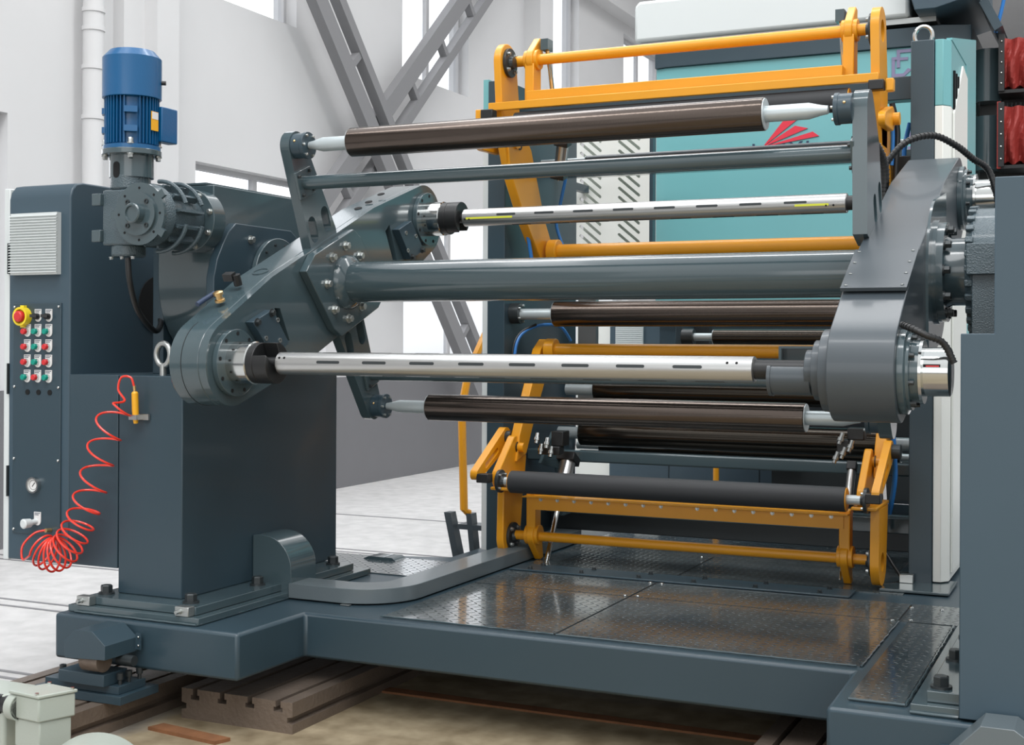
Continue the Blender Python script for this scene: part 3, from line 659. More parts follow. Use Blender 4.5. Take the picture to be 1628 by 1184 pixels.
for f in (0, 1):
    c = (FY, FZ) if not f else (EY, EZ)
    MB().lathe((XR1, *c), (1, 0, 0), [(0, .118), (.018, .118), (.022, .106), (.030, .106), (.030, .086), (.055, .083)], 56).build('end_flange', SLATE_G, T, bevel=.001)
    ck = MB().lathe((XR1 + .052, *c), (1, 0, 0), [(0, .088), (.008, .088), (.008, .067), (.075, .067), (.078, .062)], 56)
    ck.build('safety_chuck', CHROME, T)
    if not f: MB().obox((-.47, c[0] - .0655, c[1] + .018), (.022, 0, 0), (0, .002, 0), (0, 0, .0035), HOLE).obox((-.468, c[0] - .067, c[1] + .0165), (.017, 0, 0), (0, .001, 0), (0, 0, .0018), RED).build('indicator_slot', None, T)
    for k in range(8): a = 2 * PI * k / 8 + .3; bolt((XR1 + .030, c[0] + .097 * math.cos(a), c[1] + .097 * math.sin(a)), (1, 0, 0), .007, .014, T, DARK, washer=False)
    MB().lathe((-.815, *c), (1, 0, 0), [(0, .058), (.025, .058), (.025, .085), (.05, .085), (.05, .115), (.076, .118)], 56).build('inner_flange', GREYP, T, bevel=.001)
    z0 = c[1] - .022
    h = [(c[0] + .050 * math.cos(math.radians(a)), z0 + .050 * math.sin(math.radians(a))) for a in range(140, 401, 8)]
    MB().prism(h, 'X', -.922, -.80).build('chuck_shell', GREYP, T, bevel=.002)
    MB().prism([(y + (y - c[0]) * .06, z + (z - z0) * .06) for y, z in h], 'X', -.922, -.912).build('chuck_rim', GREYP, T)
hb = MB().lathe((XR1, CY, CZ), (1, 0, 0), [(0, .168), (.018, .168), (.018, .160), (.040, .160), (.040, .115), (.055, .108), (.115, .108)], 64).build('shaft_hub', SLATE_G, T)
for k in range(10): a = 2 * PI * k / 10; bolt((XR1 + .040, CY + .138 * math.cos(a), CZ + .138 * math.sin(a)), (1, 0, 0), .013, .022, hb, DARK)

# expanding air shafts
def airshaft(c, label):
    t = thing('air_shaft', label, 'shaft', (-1.78, *c), 'expanding air shafts of the turret')
    MB().lathe((-2.602, *c), (1, 0, 0), [(0, .034), (.003, .038), (1.634, .038), (1.637, .034)], 48).build('shaft_tube', ALU, t)
    MB().cyl((-2.672, *c), (-2.60, *c), .0215).build('journal', BLACK, t)
    MB().cyl((-.966, *c), (-.80, *c), .028).build('journal', BLACK, t)
    for row, ph in enumerate((9, -78, 96)):
        for k in range(8):
            x = -2.39 + k * .176 + (.06 if row == 1 else 0)
            a = math.radians(180 - ph); yy, zz = math.cos(a), math.sin(a)
            n = Vector((0, yy, zz)); tdir = Vector((0, -zz, yy))
            po = slot_poly(0, 0, .080, .0048, 0, 5)
            vs = [Vector((x, *c)) + Vector((p[0], 0, 0)) + tdir * p[1] + n * (.0372 if j == 0 else .0383) for j in (0, 1) for p in po]
            m_ = len(po); mb = MB(); mb.add(vs, [list(range(m_)), list(range(2 * m_ - 1, m_ - 1, -1))] + [(i, (i + 1) % m_, m_ + (i + 1) % m_, m_ + i) for i in range(m_)])
            mb.build('expanding_key', DARK, t)
    for x in (-2.585, -2.565, -1.04, -1.012): a = math.radians(150 if c[1] < 1.6 else 195); MB().sph((x, c[0] + .037 * math.cos(a), c[1] + .037 * math.sin(a)), .0045, n=10, k=6).build('valve_hole', HOLE, t)
    return t
a1 = airshaft((FY, FZ), 'silver expanding air shaft in the lower front chucks, nearest the camera')
a2 = airshaft((EY, EZ), 'silver expanding air shaft above the main shaft, with yellow tape strips')
for x0, x1 in ((-2.58, -2.36), (-1.16, -1.03)):
    MB().obox(((x0 + x1) / 2, EY - .0378, EZ - .006), ((x1 - x0) / 2, 0, 0), (0, .0008, 0), (0, 0, .0042)).build('tape', TAPE, a2)

# guide rollers
def roller(c, x0, x1, r, s0, s1, label, grp, m=ROLLER, sr=None, cat='roller', name='guide_roller', endm=None, taper=True):
    t = thing(name, label, cat, ((x0 + x1) / 2, *c), grp); sr = sr or r * .45
    MB().lathe((x0, *c), (1, 0, 0), [(0, r - .003), (.003, r), (x1 - x0 - .003, r), (x1 - x0, r - .003)], 56).build('roller_shell', m, t)
    for xe, s in ((x0, -1), (x1, 1)): MB().lathe((xe - s * .001, *c), (s, 0, 0), [(0, r * .96), (.003, r * .94), (.003, sr * 1.1)], 40).build('end_cap', endm or TUBEG, t)
    if s0 is not None: MB().lathe((x0, *c), (-1, 0, 0), [(0, sr), (abs(x0 - s0) - .06, sr), (abs(x0 - s0) - .02, sr * .62), (abs(x0 - s0), sr * .5)] if taper and abs(x0 - s0) > .09 else [(0, sr), (abs(x0 - s0), sr)], 28).build('journal', TUBEG, t)
    if s1 is not None: MB().lathe((x1, *c), (1, 0, 0), [(0, sr), (abs(s1 - x1) - .06, sr), (abs(s1 - x1) - .02, sr * .62), (abs(s1 - x1), sr * .5)] if taper and abs(s1 - x1) > .09 else [(0, sr), (abs(s1 - x1), sr)], 28).build('journal', TUBEG, t)
    return t
roller((GY, GZ2), -2.572, -1.04, .053, -2.755, -.842, 'bronze-brown guide roller with long pale journals at the top of the turret', 'turret guide rollers', sr=.026)
roller(rot180((GY, GZ2)), -2.556, -1.032, .053, -2.755, -.842, 'dark bronze guide roller hanging below the lower silver air shaft', 'turret guide rollers', m=ROLLER, sr=.026)

# right support column of the turret
t = thing('support_column', 'large plain slate cover of the right support column at the right edge', 'column', (0, 4.3, .45))
MB().prism([(-.397, .458), (.6, .458), (.6, 1.893), (-.313, 1.893), (-.313, 1.481), (-.397, 1.481)], 'Y', 3.70, 3.90).build('front_cover', SLATE_M, t, bevel=.003)
MB().prism([(-.30, .51), (.6, .51), (.6, 1.86), (-.28, 1.86), (-.28, 1.45), (-.30, 1.45)], 'Y', 3.90, 4.95).build('column_body', SLATE, t)
box(-.525, .3, 3.725, 4.95, .452, .477).build('lower_plate', SLATE_G, t, bevel=.002)
box(-.487, .3, 3.76, 4.90, .478, .508).build('upper_plate', SLATE_G, t, bevel=.002)
for y in (3.81, 4.16, 4.5): bolt((-.455, y, .508), (0, 0, 1), .022, .034, t, DARK)
pb = MB().lathe((-.448, CY, CZ), (1, 0, 0), [(0, .185), (.02, .200), (.20, .200)], 40)
for k in range(28): a = 2 * PI * k / 28; pb.obox((-.435, CY + .2 * math.cos(a), CZ + .2 * math.sin(a)), (.012, 0, 0), (0, .008 * math.cos(a), .008 * math.sin(a)), (0, -.010 * math.sin(a), .010 * math.cos(a)))
pb.box(-.440, -.25, CY - .22, CY + .22, CZ - .02, CZ + .075).box(-.425, -.25, CY - .2, CY + .2, 1.45, CZ)
pb.build('pillow_block', CAST, t, bevel=.003)
# corrugated cables
def corr(pts, r, label, m=BLACK):
    P = catmull(pts, 14); mb = MB(); mb.tube(P, r, n=12)
    L = 0
    for i in range(1, len(P)):
        L += (P[i] - P[i - 1]).length
        if L > .008: L = 0; d = (P[i] - P[i - 1]); mb.ring(P[i], d, r * 1.16, r * .9, .003, n=12)
    return tag(mb.build('corrugated_cable', m), label, 'cable')
corr([(-.548, 3.70, 1.505), (-.52, 3.67, 1.495), (-.48, 3.67, 1.475), (-.44, 3.69, 1.455), (-.415, 3.70, 1.405)], .009, 'black corrugated cable arching over the lower right chuck')
corr([(-.80, 4.80, 2.03), (-.76, 4.80, 2.10), (-.70, 4.82, 2.165), (-.62, 4.88, 2.19), (-.55, 4.95, 2.16), (-.50, 5.02, 2.12), (-.45, 5.06, 2.08), (-.42, 5.06, 1.98), (-.42, 5.06, 1.92)], .011, 'black cable running over the top of the right turret arm')
corr([(-.79, 4.70, 2.15), (-.765, 4.74, 2.08), (-.765, 4.75, 1.98), (-.77, 4.72, 1.88), (-.775, 4.68, 1.83)], .014, 'black hose tied behind the upper right swing plate')
# duct on the deck
t = thing('cable_duct', 'slate cable duct curving round on the deck from the pedestal towards the machine', 'cable duct', (-2.8, 4.4, .452))
path_o = [(-2.945, 4.315)] + [(-2.72 + .235 * math.cos(math.radians(a)), 4.55 + .235 * math.sin(math.radians(a))) for a in range(-90, 1, 9)] + [(-2.475, 6.2)]
path_i = [(-2.615, 6.2)] + [(-2.735 + .12 * math.cos(math.radians(a)), 4.57 + .115 * math.sin(math.radians(a))) for a in range(0, -91, -9)] + [(-2.945, 4.455)]
MB().prism(path_o + path_i, 'Z', .456, .513).build('duct_run', MIDG, t, bevel=.002)
MB().prism([(-3.12, .46), (-3.12, .688), (-3.08, .692)] + arcpts(-3.07, .56, .13, 85, 0, 10) + [(-2.938, .46)], 'Y', 4.325, 4.50).build('duct_elbow', SLATE_G, t, bevel=.002)
box(-2.70, -2.66, 4.30, 4.318, .452, .455).build('foot_tab', STEEL, t)

# wheel brackets
def wheel(dx, y0, label, m):
    t = thing('wheel_bracket', label, 'wheel bracket', (-3.27 + dx, y0, .19), 'covered travel wheels of the platform')
    MB().prism([(-3.356 + dx, .404), (-3.306 + dx, .447), (-3.231 + dx, .447), (-3.173 + dx, .402), (-3.173 + dx, .353), (-3.353 + dx, .345)], 'Y', y0, y0 + .165).build('wheel_cover', m, t, bevel=.001)
    MB().box(-3.173 + dx, -3.150 + dx, y0 + .155, y0 + .160, .36, .418).build('cover_tab', m, t)
    for z in (.375, .405): MB().sph((-3.158 + dx, y0 + .152, z), .004, n=10, k=6).build('screw', CHROME, t)
    MB().cyl((-3.30 + dx, y0 + .05, .337), (-3.22 + dx, y0 + .05, .337), .040, n=36).build('wheel', IRON, t)
    MB().cyl((-3.20 + dx, y0 + .10, .335), (-3.13 + dx, y0 + .10, .335), .018).build('axle', DARK, t)
    MB().box(-3.41 + dx, -3.205 + dx, y0 + .03, y0 + .15, .250, .292).build('slide_block', SLATE, t, bevel=.002)
    box(-3.50 + dx, -3.165 + dx, y0 + .06, y0 + .20, .222, .249).build('mount_plate', SLATE, t, bevel=.001)
    box(-3.53 + dx, -3.14 + dx, y0 + .04, y0 + .24, .192, .221).build('mount_plate', SLATE, t, bevel=.001)
    for x, y in ((-3.455, .10), (-3.185, .09), (-3.185, .135), (-3.18, .185)):
        MB().lathe((x + dx, y0 + y, .249), (0, 0, 1), [(0, .007), (.018, .007), (.019, .012), (.040, .012), (.041, .006), (.034, .006)], 18).build('cap_screw', DARK, t)
wheel(0, 3.55, 'dark covered travel wheel bracket standing on the slotted rail at lower left', SLATE)
t = thing('wheel_cover', 'light grey faceted wheel cover at the bottom right corner under the column', 'wheel cover', (-.3, 3.5, .3))
MB().prism([(-.42, .08), (-.42, .39), (-.38, .432), (-.328, .486), (-.248, .486), (-.18, .44), (-.18, .08)], 'Y', 3.55, 3.688).build('cover_shell', MIDG, t, bevel=.002)
MB().box(-.445, -.42, 3.675, 3.688, .33, .39).build('cover_tab', SLATE, t)

# pale motor in the lower left corner
t = thing('floor_motor', 'pale grey-green motor with terminal box cut off by the lower left corner', 'motor', (-2.75, 2.75, .08))
o0 = Vector((-2.93, 2.99, 0)); u_ = Vector((.93, -.10, 0)).normalized(); v_ = Vector((.35, .93, 0)).normalized()
def OB(c, a, b, z0, z1): return MB().obox(Vector((c[0], c[1], (z0 + z1) / 2)), u_ * a, v_ * b, (0, 0, (z1 - z0) / 2))
OB((-2.935, 3.02), .062, .058, .325, .395).build('terminal_box', MOTG, t, bevel=.005)
OB((-2.935, 3.02), .066, .062, .396, .406).build('terminal_lid', MOTG, t, bevel=.003)
OB((-2.935, 3.02), .055, .05, .24, .325).build('box_neck', MOTG, t, bevel=.004)
ax = Vector((.42, -.9, 0)).normalized(); c0 = Vector((-2.52, 2.62, .155))
MB().lathe(c0 - ax * .42, ax, [(0, .05), (0, .14), (.02, .165), (.33, .165), (.36, .185), (.40, .187), (.405, .178), (.41, .165), (.41, .05)], 64).build('motor_body', MOTG, t, bevel=.003)
MB().lathe(Vector((-2.99, 2.985, .355)), (-1, .1, 0), [(0, .036), (.03, .036), (.03, .026), (.07, .026), (.072, .030), (.12, .030), (.125, .022), (.2, .022)], 28).build('cable_gland', BLACK, t)
MB().cyl((-2.99, 2.985, .355), (-3.02, 2.988, .355), .040).build('gland_boss', MOTG, t)
for a_, b_ in ((-.05, .055), (.05, -.055), (.058, .05)): MB().cyl(Vector((-2.935, 3.02, .406)) + u_ * a_ + v_ * b_, Vector((-2.935, 3.02, .412)) + u_ * a_ + v_ * b_, .006).build('lid_screw', CHROME, t)
MB().box(-3.3, -3.05, 2.98, 3.12, .08, .385).build('pale_housing', MOTG, t, bevel=.01)
sw = MB()
for a in range(96, 118, 4):
    r_ = math.radians(a); d_, uu, vv = frame_of(ax)
    sd = Vector((0, 0, 1)).cross(ax); p = c0 - ax * .04 + sd * (.1875 * math.cos(r_)) + Vector((0, 0, 1)) * (.1875 * math.sin(r_))
    sw.obox(p, sd * math.sin(r_) * .005 + Vector((0, 0, -math.cos(r_) * .005)), ax * .006, (Vector((0, 0, 1)) * math.sin(r_) + sd * math.cos(r_)) * .001)
sw.build('red_stripe', REDM, t)

# ------------------------------------------------------------------ machine behind the turret
MX = -1.748
def mir(x): return 2 * MX - x
t = thing('machine_frame', 'tall dark side frames with cross beams carrying the rollers behind the turret', 'machine frame', (MX, 5.9, .45))
fy0, fy1 = 5.711, 6.62
box(-2.77, -2.68, fy0, fy1, .46, 2.70).build('side_frame', SLATE, t, bevel=.003)
box(-.816, -.722, fy0, fy1, .46, 2.715).build('side_frame', SLATE, t, bevel=.003)
box(-2.80, -2.772, 5.72, 6.6, .46, 2.56).build('edge_cladding', LGREY, t)
box(-2.80, -2.772, 5.72, 6.6, 2.562, 2.71).build('edge_cladding', TEAL, t)
MB().prism([(-.72, 5.72), (-.688, 5.72), (-.66, 5.76), (-.66, 6.7), (-.72, 6.7)], 'Z', .47, 2.44).build('white_cladding', WHITEP, t, bevel=.002)
MB().prism([(-.72, 5.72), (-.688, 5.72), (-.66, 5.76), (-.66, 6.7), (-.72, 6.7)], 'Z', 2.442, 2.715).build('teal_cladding', TEAL, t, bevel=.002)
MB().prism([(6.30, .9), (6.72, .9), (6.72, 2.915), (5.76, 2.725), (5.76, 2.716), (6.30, 2.716)], 'X', -.68, -.657).build('teal_side_panel', TEAL, t)
MB().prism([(5.80, .5), (5.80, 2.42), (6.116, 2.675), (6.294, 2.653), (6.294, .5)], 'X', -.659, -.650).build('raised_side_panel', WHITEP, t, bevel=.002)
vs_ = MB()
for i in range(3): vs_.box(-.668 + .004, -.655 + .004, 5.82 + i * .07, 5.84 + i * .07, 2.43, 2.60)
vs_.build('vent_slots', HOLE, t)
MB().tube([(-.772 + .036 * math.cos(a), 5.76, 2.742 + .04 * math.sin(a)) for a in [2 * PI * i / 28 for i in range(28)]], .0085, closed=True).build('lifting_eye', CHROME, t)
box(-2.68, -.816, 5.86, 5.94, 2.50, 2.60).build('cross_beam', SLATE, t, bevel=.003)
box(-2.68, -.816, 6.30, 6.36, 2.30, 2.35).build('cross_beam', SLATE_G, t, bevel=.003)
box(-2.68, -.816, 5.98, 6.05, .874, .930).build('cross_beam', SLATE_G, t, bevel=.008)
box(-2.68, -.816, 6.28, 6.42, .50, .59).build('cross_beam', DARK, t, bevel=.004)
box(-2.68, -.816, 6.22, 6.28, .59, .66).build('cross_beam', SLATE_G, t, bevel=.004)
MB().prism([(5.78, .88), (5.93, 1.02), (6.02, .98), (6.15, .60), (6.05, .60), (5.98, .84), (5.86, .86)], 'X', -2.53, -2.515).build('gusset', SLATE_G, t)
MB().prism([(5.78, .88), (5.93, 1.02), (6.02, .98), (6.15, .60), (6.05, .60), (5.98, .84), (5.86, .86)], 'X', -.98, -.965).build('gusset', SLATE_G, t)
box(-2.62, -2.52, 6.50, 6.54, 1.0, 1.9).build('profile_post', ALU, t)
box(-.845, -.79, 5.66, 5.705, .466, .50).build('foot_block', STEEL, t, bevel=.002)
# rollers carried by the frame
def brg(x, y, z, r, s):
    b = MB().lathe((x, y, z), (s, 0, 0), [(0, r), (.05, r), (.05, r * .4)], 32).build('bearing_housing', DARK, t, bevel=.001)
    for k in range(5): a = 2 * PI * k / 5; bolt((x + s * .05, y + r * .8 * math.cos(a), z + r * .8 * math.sin(a)), (s, 0, 0), .006, .01, b, STEEL, washer=False)
brg(-2.68, 5.80, 1.592, .05, 1); brg(-.816, 5.80, 1.592, .05, -1)
gr = 'rollers between the machine frames'
roller((5.80, 1.588), -2.455, -1.04, .060, -2.63, -.87, 'bronze roller with scale marks just under the main shaft', gr, sr=.026, taper=False)
roller((6.55, 1.485), -1.897, -.95, .040, -2.01, -.83, 'thin dark roller seen above the middle yellow tube at right', gr, m=RDARK, sr=.02, taper=False)
roller((6.30, 1.215), -2.438, -.95, .062, -2.60, -.83, 'dark roller half hidden behind the lower silver air shaft', gr, m=RDARK, sr=.03, taper=False)
roller((6.20, 1.000), -2.476, -.98, .064, -2.60, -.83, 'large dark bronze roller below the hanging guide roller', gr, m=RDARK, sr=.03, taper=False)
roller((6.60, .905), -2.53, -.98, .035, -2.66, -.83, 'slim black roller just above the square cross tube', gr, m=RDARK, sr=.02, taper=False)
roller((6.10, 2.355), -2.42, -1.10, .02, -2.66, -.83, 'thin grey-brown roller behind the upper tie rod', gr, m=GREYP, sr=.012, taper=False)

tb = thing('roller_bracket', 'dark bracket holding the thin roller above the middle yellow tube', 'bracket', (-2.05, 6.6, 1.43))
box(-2.10, -2.06, 6.55, 6.75, 1.42, 1.545).build('bracket_plate', SLATE, tb, bevel=.004); box(-2.10, -1.98, 6.75, 6.80, 1.40, 1.56).build('bracket_arm', DARK, tb)
MB().cyl((-2.06, 6.55, 1.485), (-2.0, 6.55, 1.485), .042).build('bearing_housing', DARK, tb)
tb = thing('channel_bracket', 'open grey channel bracket at the right end of the middle yellow tube', 'bracket', (-1.27, 5.78, 1.33))
MB().box(-1.372, -1.36, 5.74, 5.80, 1.333, 1.442).box(-1.36, -1.10, 5.74, 5.80, 1.432, 1.442).box(-1.36, -1.10, 5.74, 5.80, 1.333, 1.343).box(-1.36, -1.10, 5.79, 5.80, 1.343, 1.432).build('channel', SLATE_G, tb)
# yellow dancer assemblies
def dancer_low():
    t = thing('lower_dancer_frame', 'yellow swing frame with rubber roller arms near the deck', 'swing frame', (MX, 5.6, .46))
    mt = MB().cyl((-2.52, 5.90, 1.417), (mir(-2.52), 5.90, 1.417), .031, n=36); mt.build('pivot_tube', YEL, t)
    for s in (0, 1):
        X = (lambda x: x) if not s else mir
        def pr(poly, a, b, nm, m=YEL, holes=None, bv=.004):
            x0, x1 = sorted((X(a), X(b)))
            if holes: return prism_holes(poly, holes, 'X', x0, x1).build(nm, m, t)
            return MB().prism(poly, 'X', x0, x1).build(nm, m, t, bevel=bv)
        lo = convex(circ((5.56, .562), .095) + [(5.475, .785), (5.69, .785)])
        pr(lo, -2.60, -2.565, 'lower_arm', holes=[circ((5.56, .562), .04, 24)] if s else None)
        pr([(5.40, .786), (5.72, .786), (5.72, .800), (5.40, .800)], -2.60, -2.50, 'joint_plate')
        pr(convex(circ((5.46, .84), .048) + circ((5.60, .985), .035) + [(5.72, .92), (5.70, .80), (5.43, .80)]), *((-2.60, -2.565) if not s else (-2.55, -2.52)), 'upper_arm')
        pr([(5.59, .90), (5.70, .93), (5.80, 1.10), (5.985, 1.36), (6.02, 1.42), (5.94, 1.47), (5.86, 1.42), (5.74, 1.22), (5.62, 1.02)], -2.60, -2.555, 'long_arm')
        MB().cyl((X(-2.615), 5.62, .965), (X(-2.53), 5.62, .965), .022).build('pivot_pin', YEL, t)
        MB().ring((X(-2.563), 5.62, .965), (1 if not s else -1, 0, 0), .028, .020, .004).build('retaining_ring', BLACK, t)
        pr(convex(circ((5.90, 1.417), .055)), -2.54, -2.49, 'clamp_hub')
        # slotted link with sensor
        lk = convex(circ((5.63, 1.01), .045) + circ((5.34, .86), .025))
        prism_holes(lk, [slot_poly(5.47, .925, .13, .013, 27)], 'X', *sorted((X(-2.66), X(-2.625)) if not s else (X(-2.625), X(-2.595)))).build('slotted_link', YEL, t)
        MB().cyl((X(-2.66), 5.63, 1.01), (X(-2.60), 5.63, 1.01), .03).build('link_bearing', DARK, t)
        c = X(-2.60); box(c - .03, c + .03, 5.315, 5.365, .825, .865).build('sensor', BLACK, t, bevel=.004)
        # flanges
        fb = MB().lathe((X(-2.565), 5.56, .562), (1 if not s else -1, 0, 0), [(0, .062), (.014, .062), (.014, .03), (.03, .026)], 32).build('flange_bearing', DARK, t, bevel=.001)
        for k in range(4): a = PI / 4 + k * PI / 2; bolt((X(-2.551), 5.56 + .05 * math.cos(a), .562 + .05 * math.sin(a)), (1 if not s else -1, 0, 0), .008, .012, fb, STEEL)
        fb = MB().lathe((X(-2.565), 5.42, .826), (1 if not s else -1, 0, 0), [(0, .052), (.014, .052), (.014, .025), (.03, .02)], 32).build('flange_bearing', DARK, t, bevel=.001)
        for k in range(4): a = PI / 4 + k * PI / 2; bolt((X(-2.551), 5.42 + .042 * math.cos(a), .826 + .042 * math.sin(a)), (1 if not s else -1, 0, 0), .006, .010, fb, STEEL)
        # hanging bracket with pointed end
        pr(convex(circ((5.555, .575), .052) + [(5.60, .455), (5.63, .462)]), -2.468, -2.435, 'pointed_bracket')
        pr([(5.52, .60), (5.585, .60), (5.585, .77), (5.52, .77)], -2.475, -2.43, 'upright')
        MB().cyl((X(-2.485), 5.555, .575), (X(-2.42), 5.555, .575), .045, n=36).build('collar', YEL, t, bevel=.002)
    MB().cyl((-2.54, 5.555, .568), (mir(-2.54), 5.555, .568), .0215, n=32).build('lower_tube', YEL, t)
    box(-2.475, mir(-2.475), 5.47, 5.60, .752, .758).box(-2.45, mir(-2.45), 5.52, 5.545, .694, .752).build('cross_channel', YEL, t, bevel=.002)
    cb_ = box(-2.45, mir(-2.45), 5.513, 5.519, .694, .752).build('channel_face', YEL, t)
    for k in range(17):
        if k == 8: continue
        bolt((-2.40 + k * .0815, 5.513, .742), (0, -1, 0), .0065, .009, t, STEEL)
    return t
dancer_low()
roller((5.42, .826), -2.505, mir(-2.48), .050, -2.56, mir(-2.56), 'black rubber covered roller on the yellow frame near the deck', 'rubber rollers', m=RUBBER, sr=.02, name='rubber_roller', endm=YEL)
def dancer_up():
    t = thing('upper_dancer_frame', 'yellow swing frame standing up above the turret', 'swing frame', (MX, 5.6, 1.9))
    MB().cyl((-2.50, 5.93, 1.892), (mir(-2.50), 5.93, 1.892), .036, n=36).build('pivot_tube', YEL, t)
    for s in (0, 1):
        X = (lambda x: x) if not s else mir; sg = 1 if not s else -1
        def pr(poly, a, b, nm, m=YEL, holes=None, bv=.004):
            x0, x1 = sorted((X(a), X(b)))
            if holes: return prism_holes(poly, holes, 'X', x0, x1).build(nm, m, t)
            return MB().prism(poly, 'X', x0, x1).build(nm, m, t, bevel=bv)
        pr([(5.585 + .09 * math.cos(math.radians(a)) - .085, 2.725 + .09 * math.sin(math.radians(a))) for a in range(0, 181, 12)] + [(5.45, 2.36), (5.50, 2.26), (5.62, 2.26), (5.63, 2.50)], -2.60, -2.565, 'upper_arm', holes=[circ((5.50, 2.72), .045, 24)] if s else None)
        pr([(5.48, 2.38), (5.50, 2.24), (5.68, 2.02), (5.86, 1.85), (5.98, 1.86), (5.98, 1.95), (5.90, 2.05), (5.74, 2.36), (5.66, 2.43)], -2.60, -2.555, 'long_arm')
        pr(convex(circ((5.93, 1.892), .06)), -2.54, -2.49, 'clamp_hub')
        pr(convex(circ((5.55, 2.37), .05) + circ((5.38, 2.345), .028)), *((-2.66, -2.63) if not s else (-2.635, -2.605)), 'link_plate')
        MB().cyl((X(-2.66), 5.56, 2.37), (X(-2.545), 5.56, 2.37), .026).build('pivot_pin', YEL, t)
        MB().ring((X(-2.555), 5.60, 2.37), (sg, 0, 0), .026, .019, .004).build('retaining_ring', BLACK, t)
        box(min(X(-2.63), X(-2.57)), max(X(-2.63), X(-2.57)), 5.34, 5.39, 2.455, 2.495).build('sensor', BLACK, t, bevel=.004)
        box(min(X(-2.665), X(-2.635)), max(X(-2.665), X(-2.635)), 5.36, 5.40, 2.45, 2.50).build('sensor_tab', YEL, t, bevel=.004)
        fb = MB().lathe((X(-2.565), 5.50, 2.728), (sg, 0, 0), [(0, .066), (.014, .066), (.014, .03), (.03, .026)], 32).build('flange_bearing', DARK, t, bevel=.001)
        for k in range(4): a = PI / 4 + k * PI / 2; bolt((X(-2.551), 5.50 + .05 * math.cos(a), 2.728 + .05 * math.sin(a)), (sg, 0, 0), .008, .012, fb, STEEL)
        pr(convex(circ((5.545, 2.74), .055) + [(5.585, 2.85), (5.62, 2.845), (5.62, 2.72)]), -2.478, -2.445, 'pointed_bracket')
        pr([(5.50, 2.53), (5.585, 2.53), (5.585, 2.72), (5.50, 2.72)], -2.485, -2.44, 'upright')
        MB().cyl((X(-2.495), 5.545, 2.742), (X(-2.43), 5.545, 2.742), .046, n=36).build('collar', YEL, t, bevel=.002)
        MB().cyl((X(-2.415), 5.68, 2.55), (X(-2.415), 5.60, 2.80), .011, m=CHROME).box(X(-2.415) - .018, X(-2.415) + .018, 5.56, 5.62, 2.79, 2.84, SLATE_G).build('piston_rod', None, t)
    MB().cyl((-2.56, 5.545, 2.742), (mir(-2.56), 5.545, 2.742), .0245, n=32).build('top_tube', YEL, t)
    box(-2.62, mir(-2.60), 5.40, 5.425, 2.498, 2.534).build('front_bar', YEL, t, bevel=.003)
    box(-2.45, mir(-2.45), 5.44, 5.58, 2.537, 2.583).build('cross_channel', YEL, t, bevel=.003)
    return t
dancer_up()
roller((5.44, 2.440), -2.50, mir(-2.48), .048, -2.56, mir(-2.56), 'black rubber roller just under the upper yellow bar', 'rubber rollers', m=RUBBER, sr=.02, name='rubber_roller', endm=YEL)

# pneumatic cylinders and hoses
def pneu(p, q, r, label, rod):
    t = thing('pneumatic_cylinder', label, 'pneumatic cylinder', p)
    p = Vector(p); q = Vector(q); d = (q - p).normalized()
    MB().cyl(p, q, r, n=28).build('barrel', ALU, t)
    for c in (p, q): 
        _, u, v = frame_of(d); MB().obox(c, d * .02, u * r * 1.15, v * r * 1.15).build('end_block', BLACK, t, bevel=.003)
    MB().cyl(p, p - d * rod, r * .32).build('piston_rod', CHROME, t)
pneu((-2.40, 5.76, .76), (-2.40, 5.84, .90), .038, 'silver pneumatic cylinder behind the left lower yellow arm', .36)
pneu((mir(-2.42), 5.78, .78), (mir(-2.42), 5.86, .92), .018, 'silver pneumatic cylinder beside the right lower yellow arm', .36)
pneu((-2.50, 5.95, 2.27), (-2.46, 5.90, 2.42), .030, 'silver pneumatic cylinder behind the upper left yellow arm', .03)
t = thing('valve_cluster', 'chrome and black air fittings beside the left lower yellow arm', 'valve', (-2.44, 5.70, 1.0))
for dx, dz in ((0, 0), (.03, .03), (.05, -.01), (-.02, .05)): MB().lathe((-2.46 + dx, 5.66, .98 + dz), (0, -.4, -1), [(0, .010), (.02, .010), (.021, .014), (.035, .014), (.036, .009), (.05, .009)], 14).build('fitting', CHROME, t)
MB().box(-2.49, -2.38, 5.68, 5.74, .93, .97).box(-2.43, -2.37, 5.7, 5.78, .97, 1.04).build('valve_block', BLACK, t, bevel=.004)
t = thing('valve_cluster', 'pale air fittings on a black block above the right lower yellow arm', 'valve', (-1.08, 5.70, 1.0))
for dx, dz in ((0, 0), (.03, .03), (-.03, -.02), (-.01, .06)): MB().lathe((-1.06 + dx, 5.62, 1.02 + dz), (-.3, -.3, -1), [(0, .009), (.02, .009), (.021, .013), (.035, .013), (.036, .008), (.05, .008)], 14).build('fitting', STEEL, t)
MB().box(-1.10, -1.05, 5.64, 5.70, .99, 1.05).box(-1.06, -.99, 5.66, 5.72, 1.05, 1.10).build('valve_block', BLACK, t, bevel=.004)
def cable(pts, r, m, label, cat='hose', name='air_hose'): return tag(MB().tube(catmull(pts, 10), r, n=10).build(name, m), label, cat)
cable([(-2.64, 5.74, 1.35), (-2.64, 5.76, 1.44), (-2.62, 5.80, 1.50), (-2.56, 5.86, 1.535), (-2.48, 5.92, 1.53), (-2.44, 5.96, 1.46)], .008, BLUEC, 'blue air hose curving over the left end of the middle yellow tube')
cable([(-2.65, 5.73, 1.30), (-2.65, 5.75, 1.43), (-2.63, 5.79, 1.50), (-2.57, 5.84, 1.54)], .006, BLACK, 'black hose curving beside the left end of the middle yellow tube')
cable([(-2.60, 5.74, 2.05), (-2.58, 5.76, 1.95), (-2.57, 5.78, 1.85)], .009, BLUEC, 'blue air hose at the foot of the upper left yellow arm')
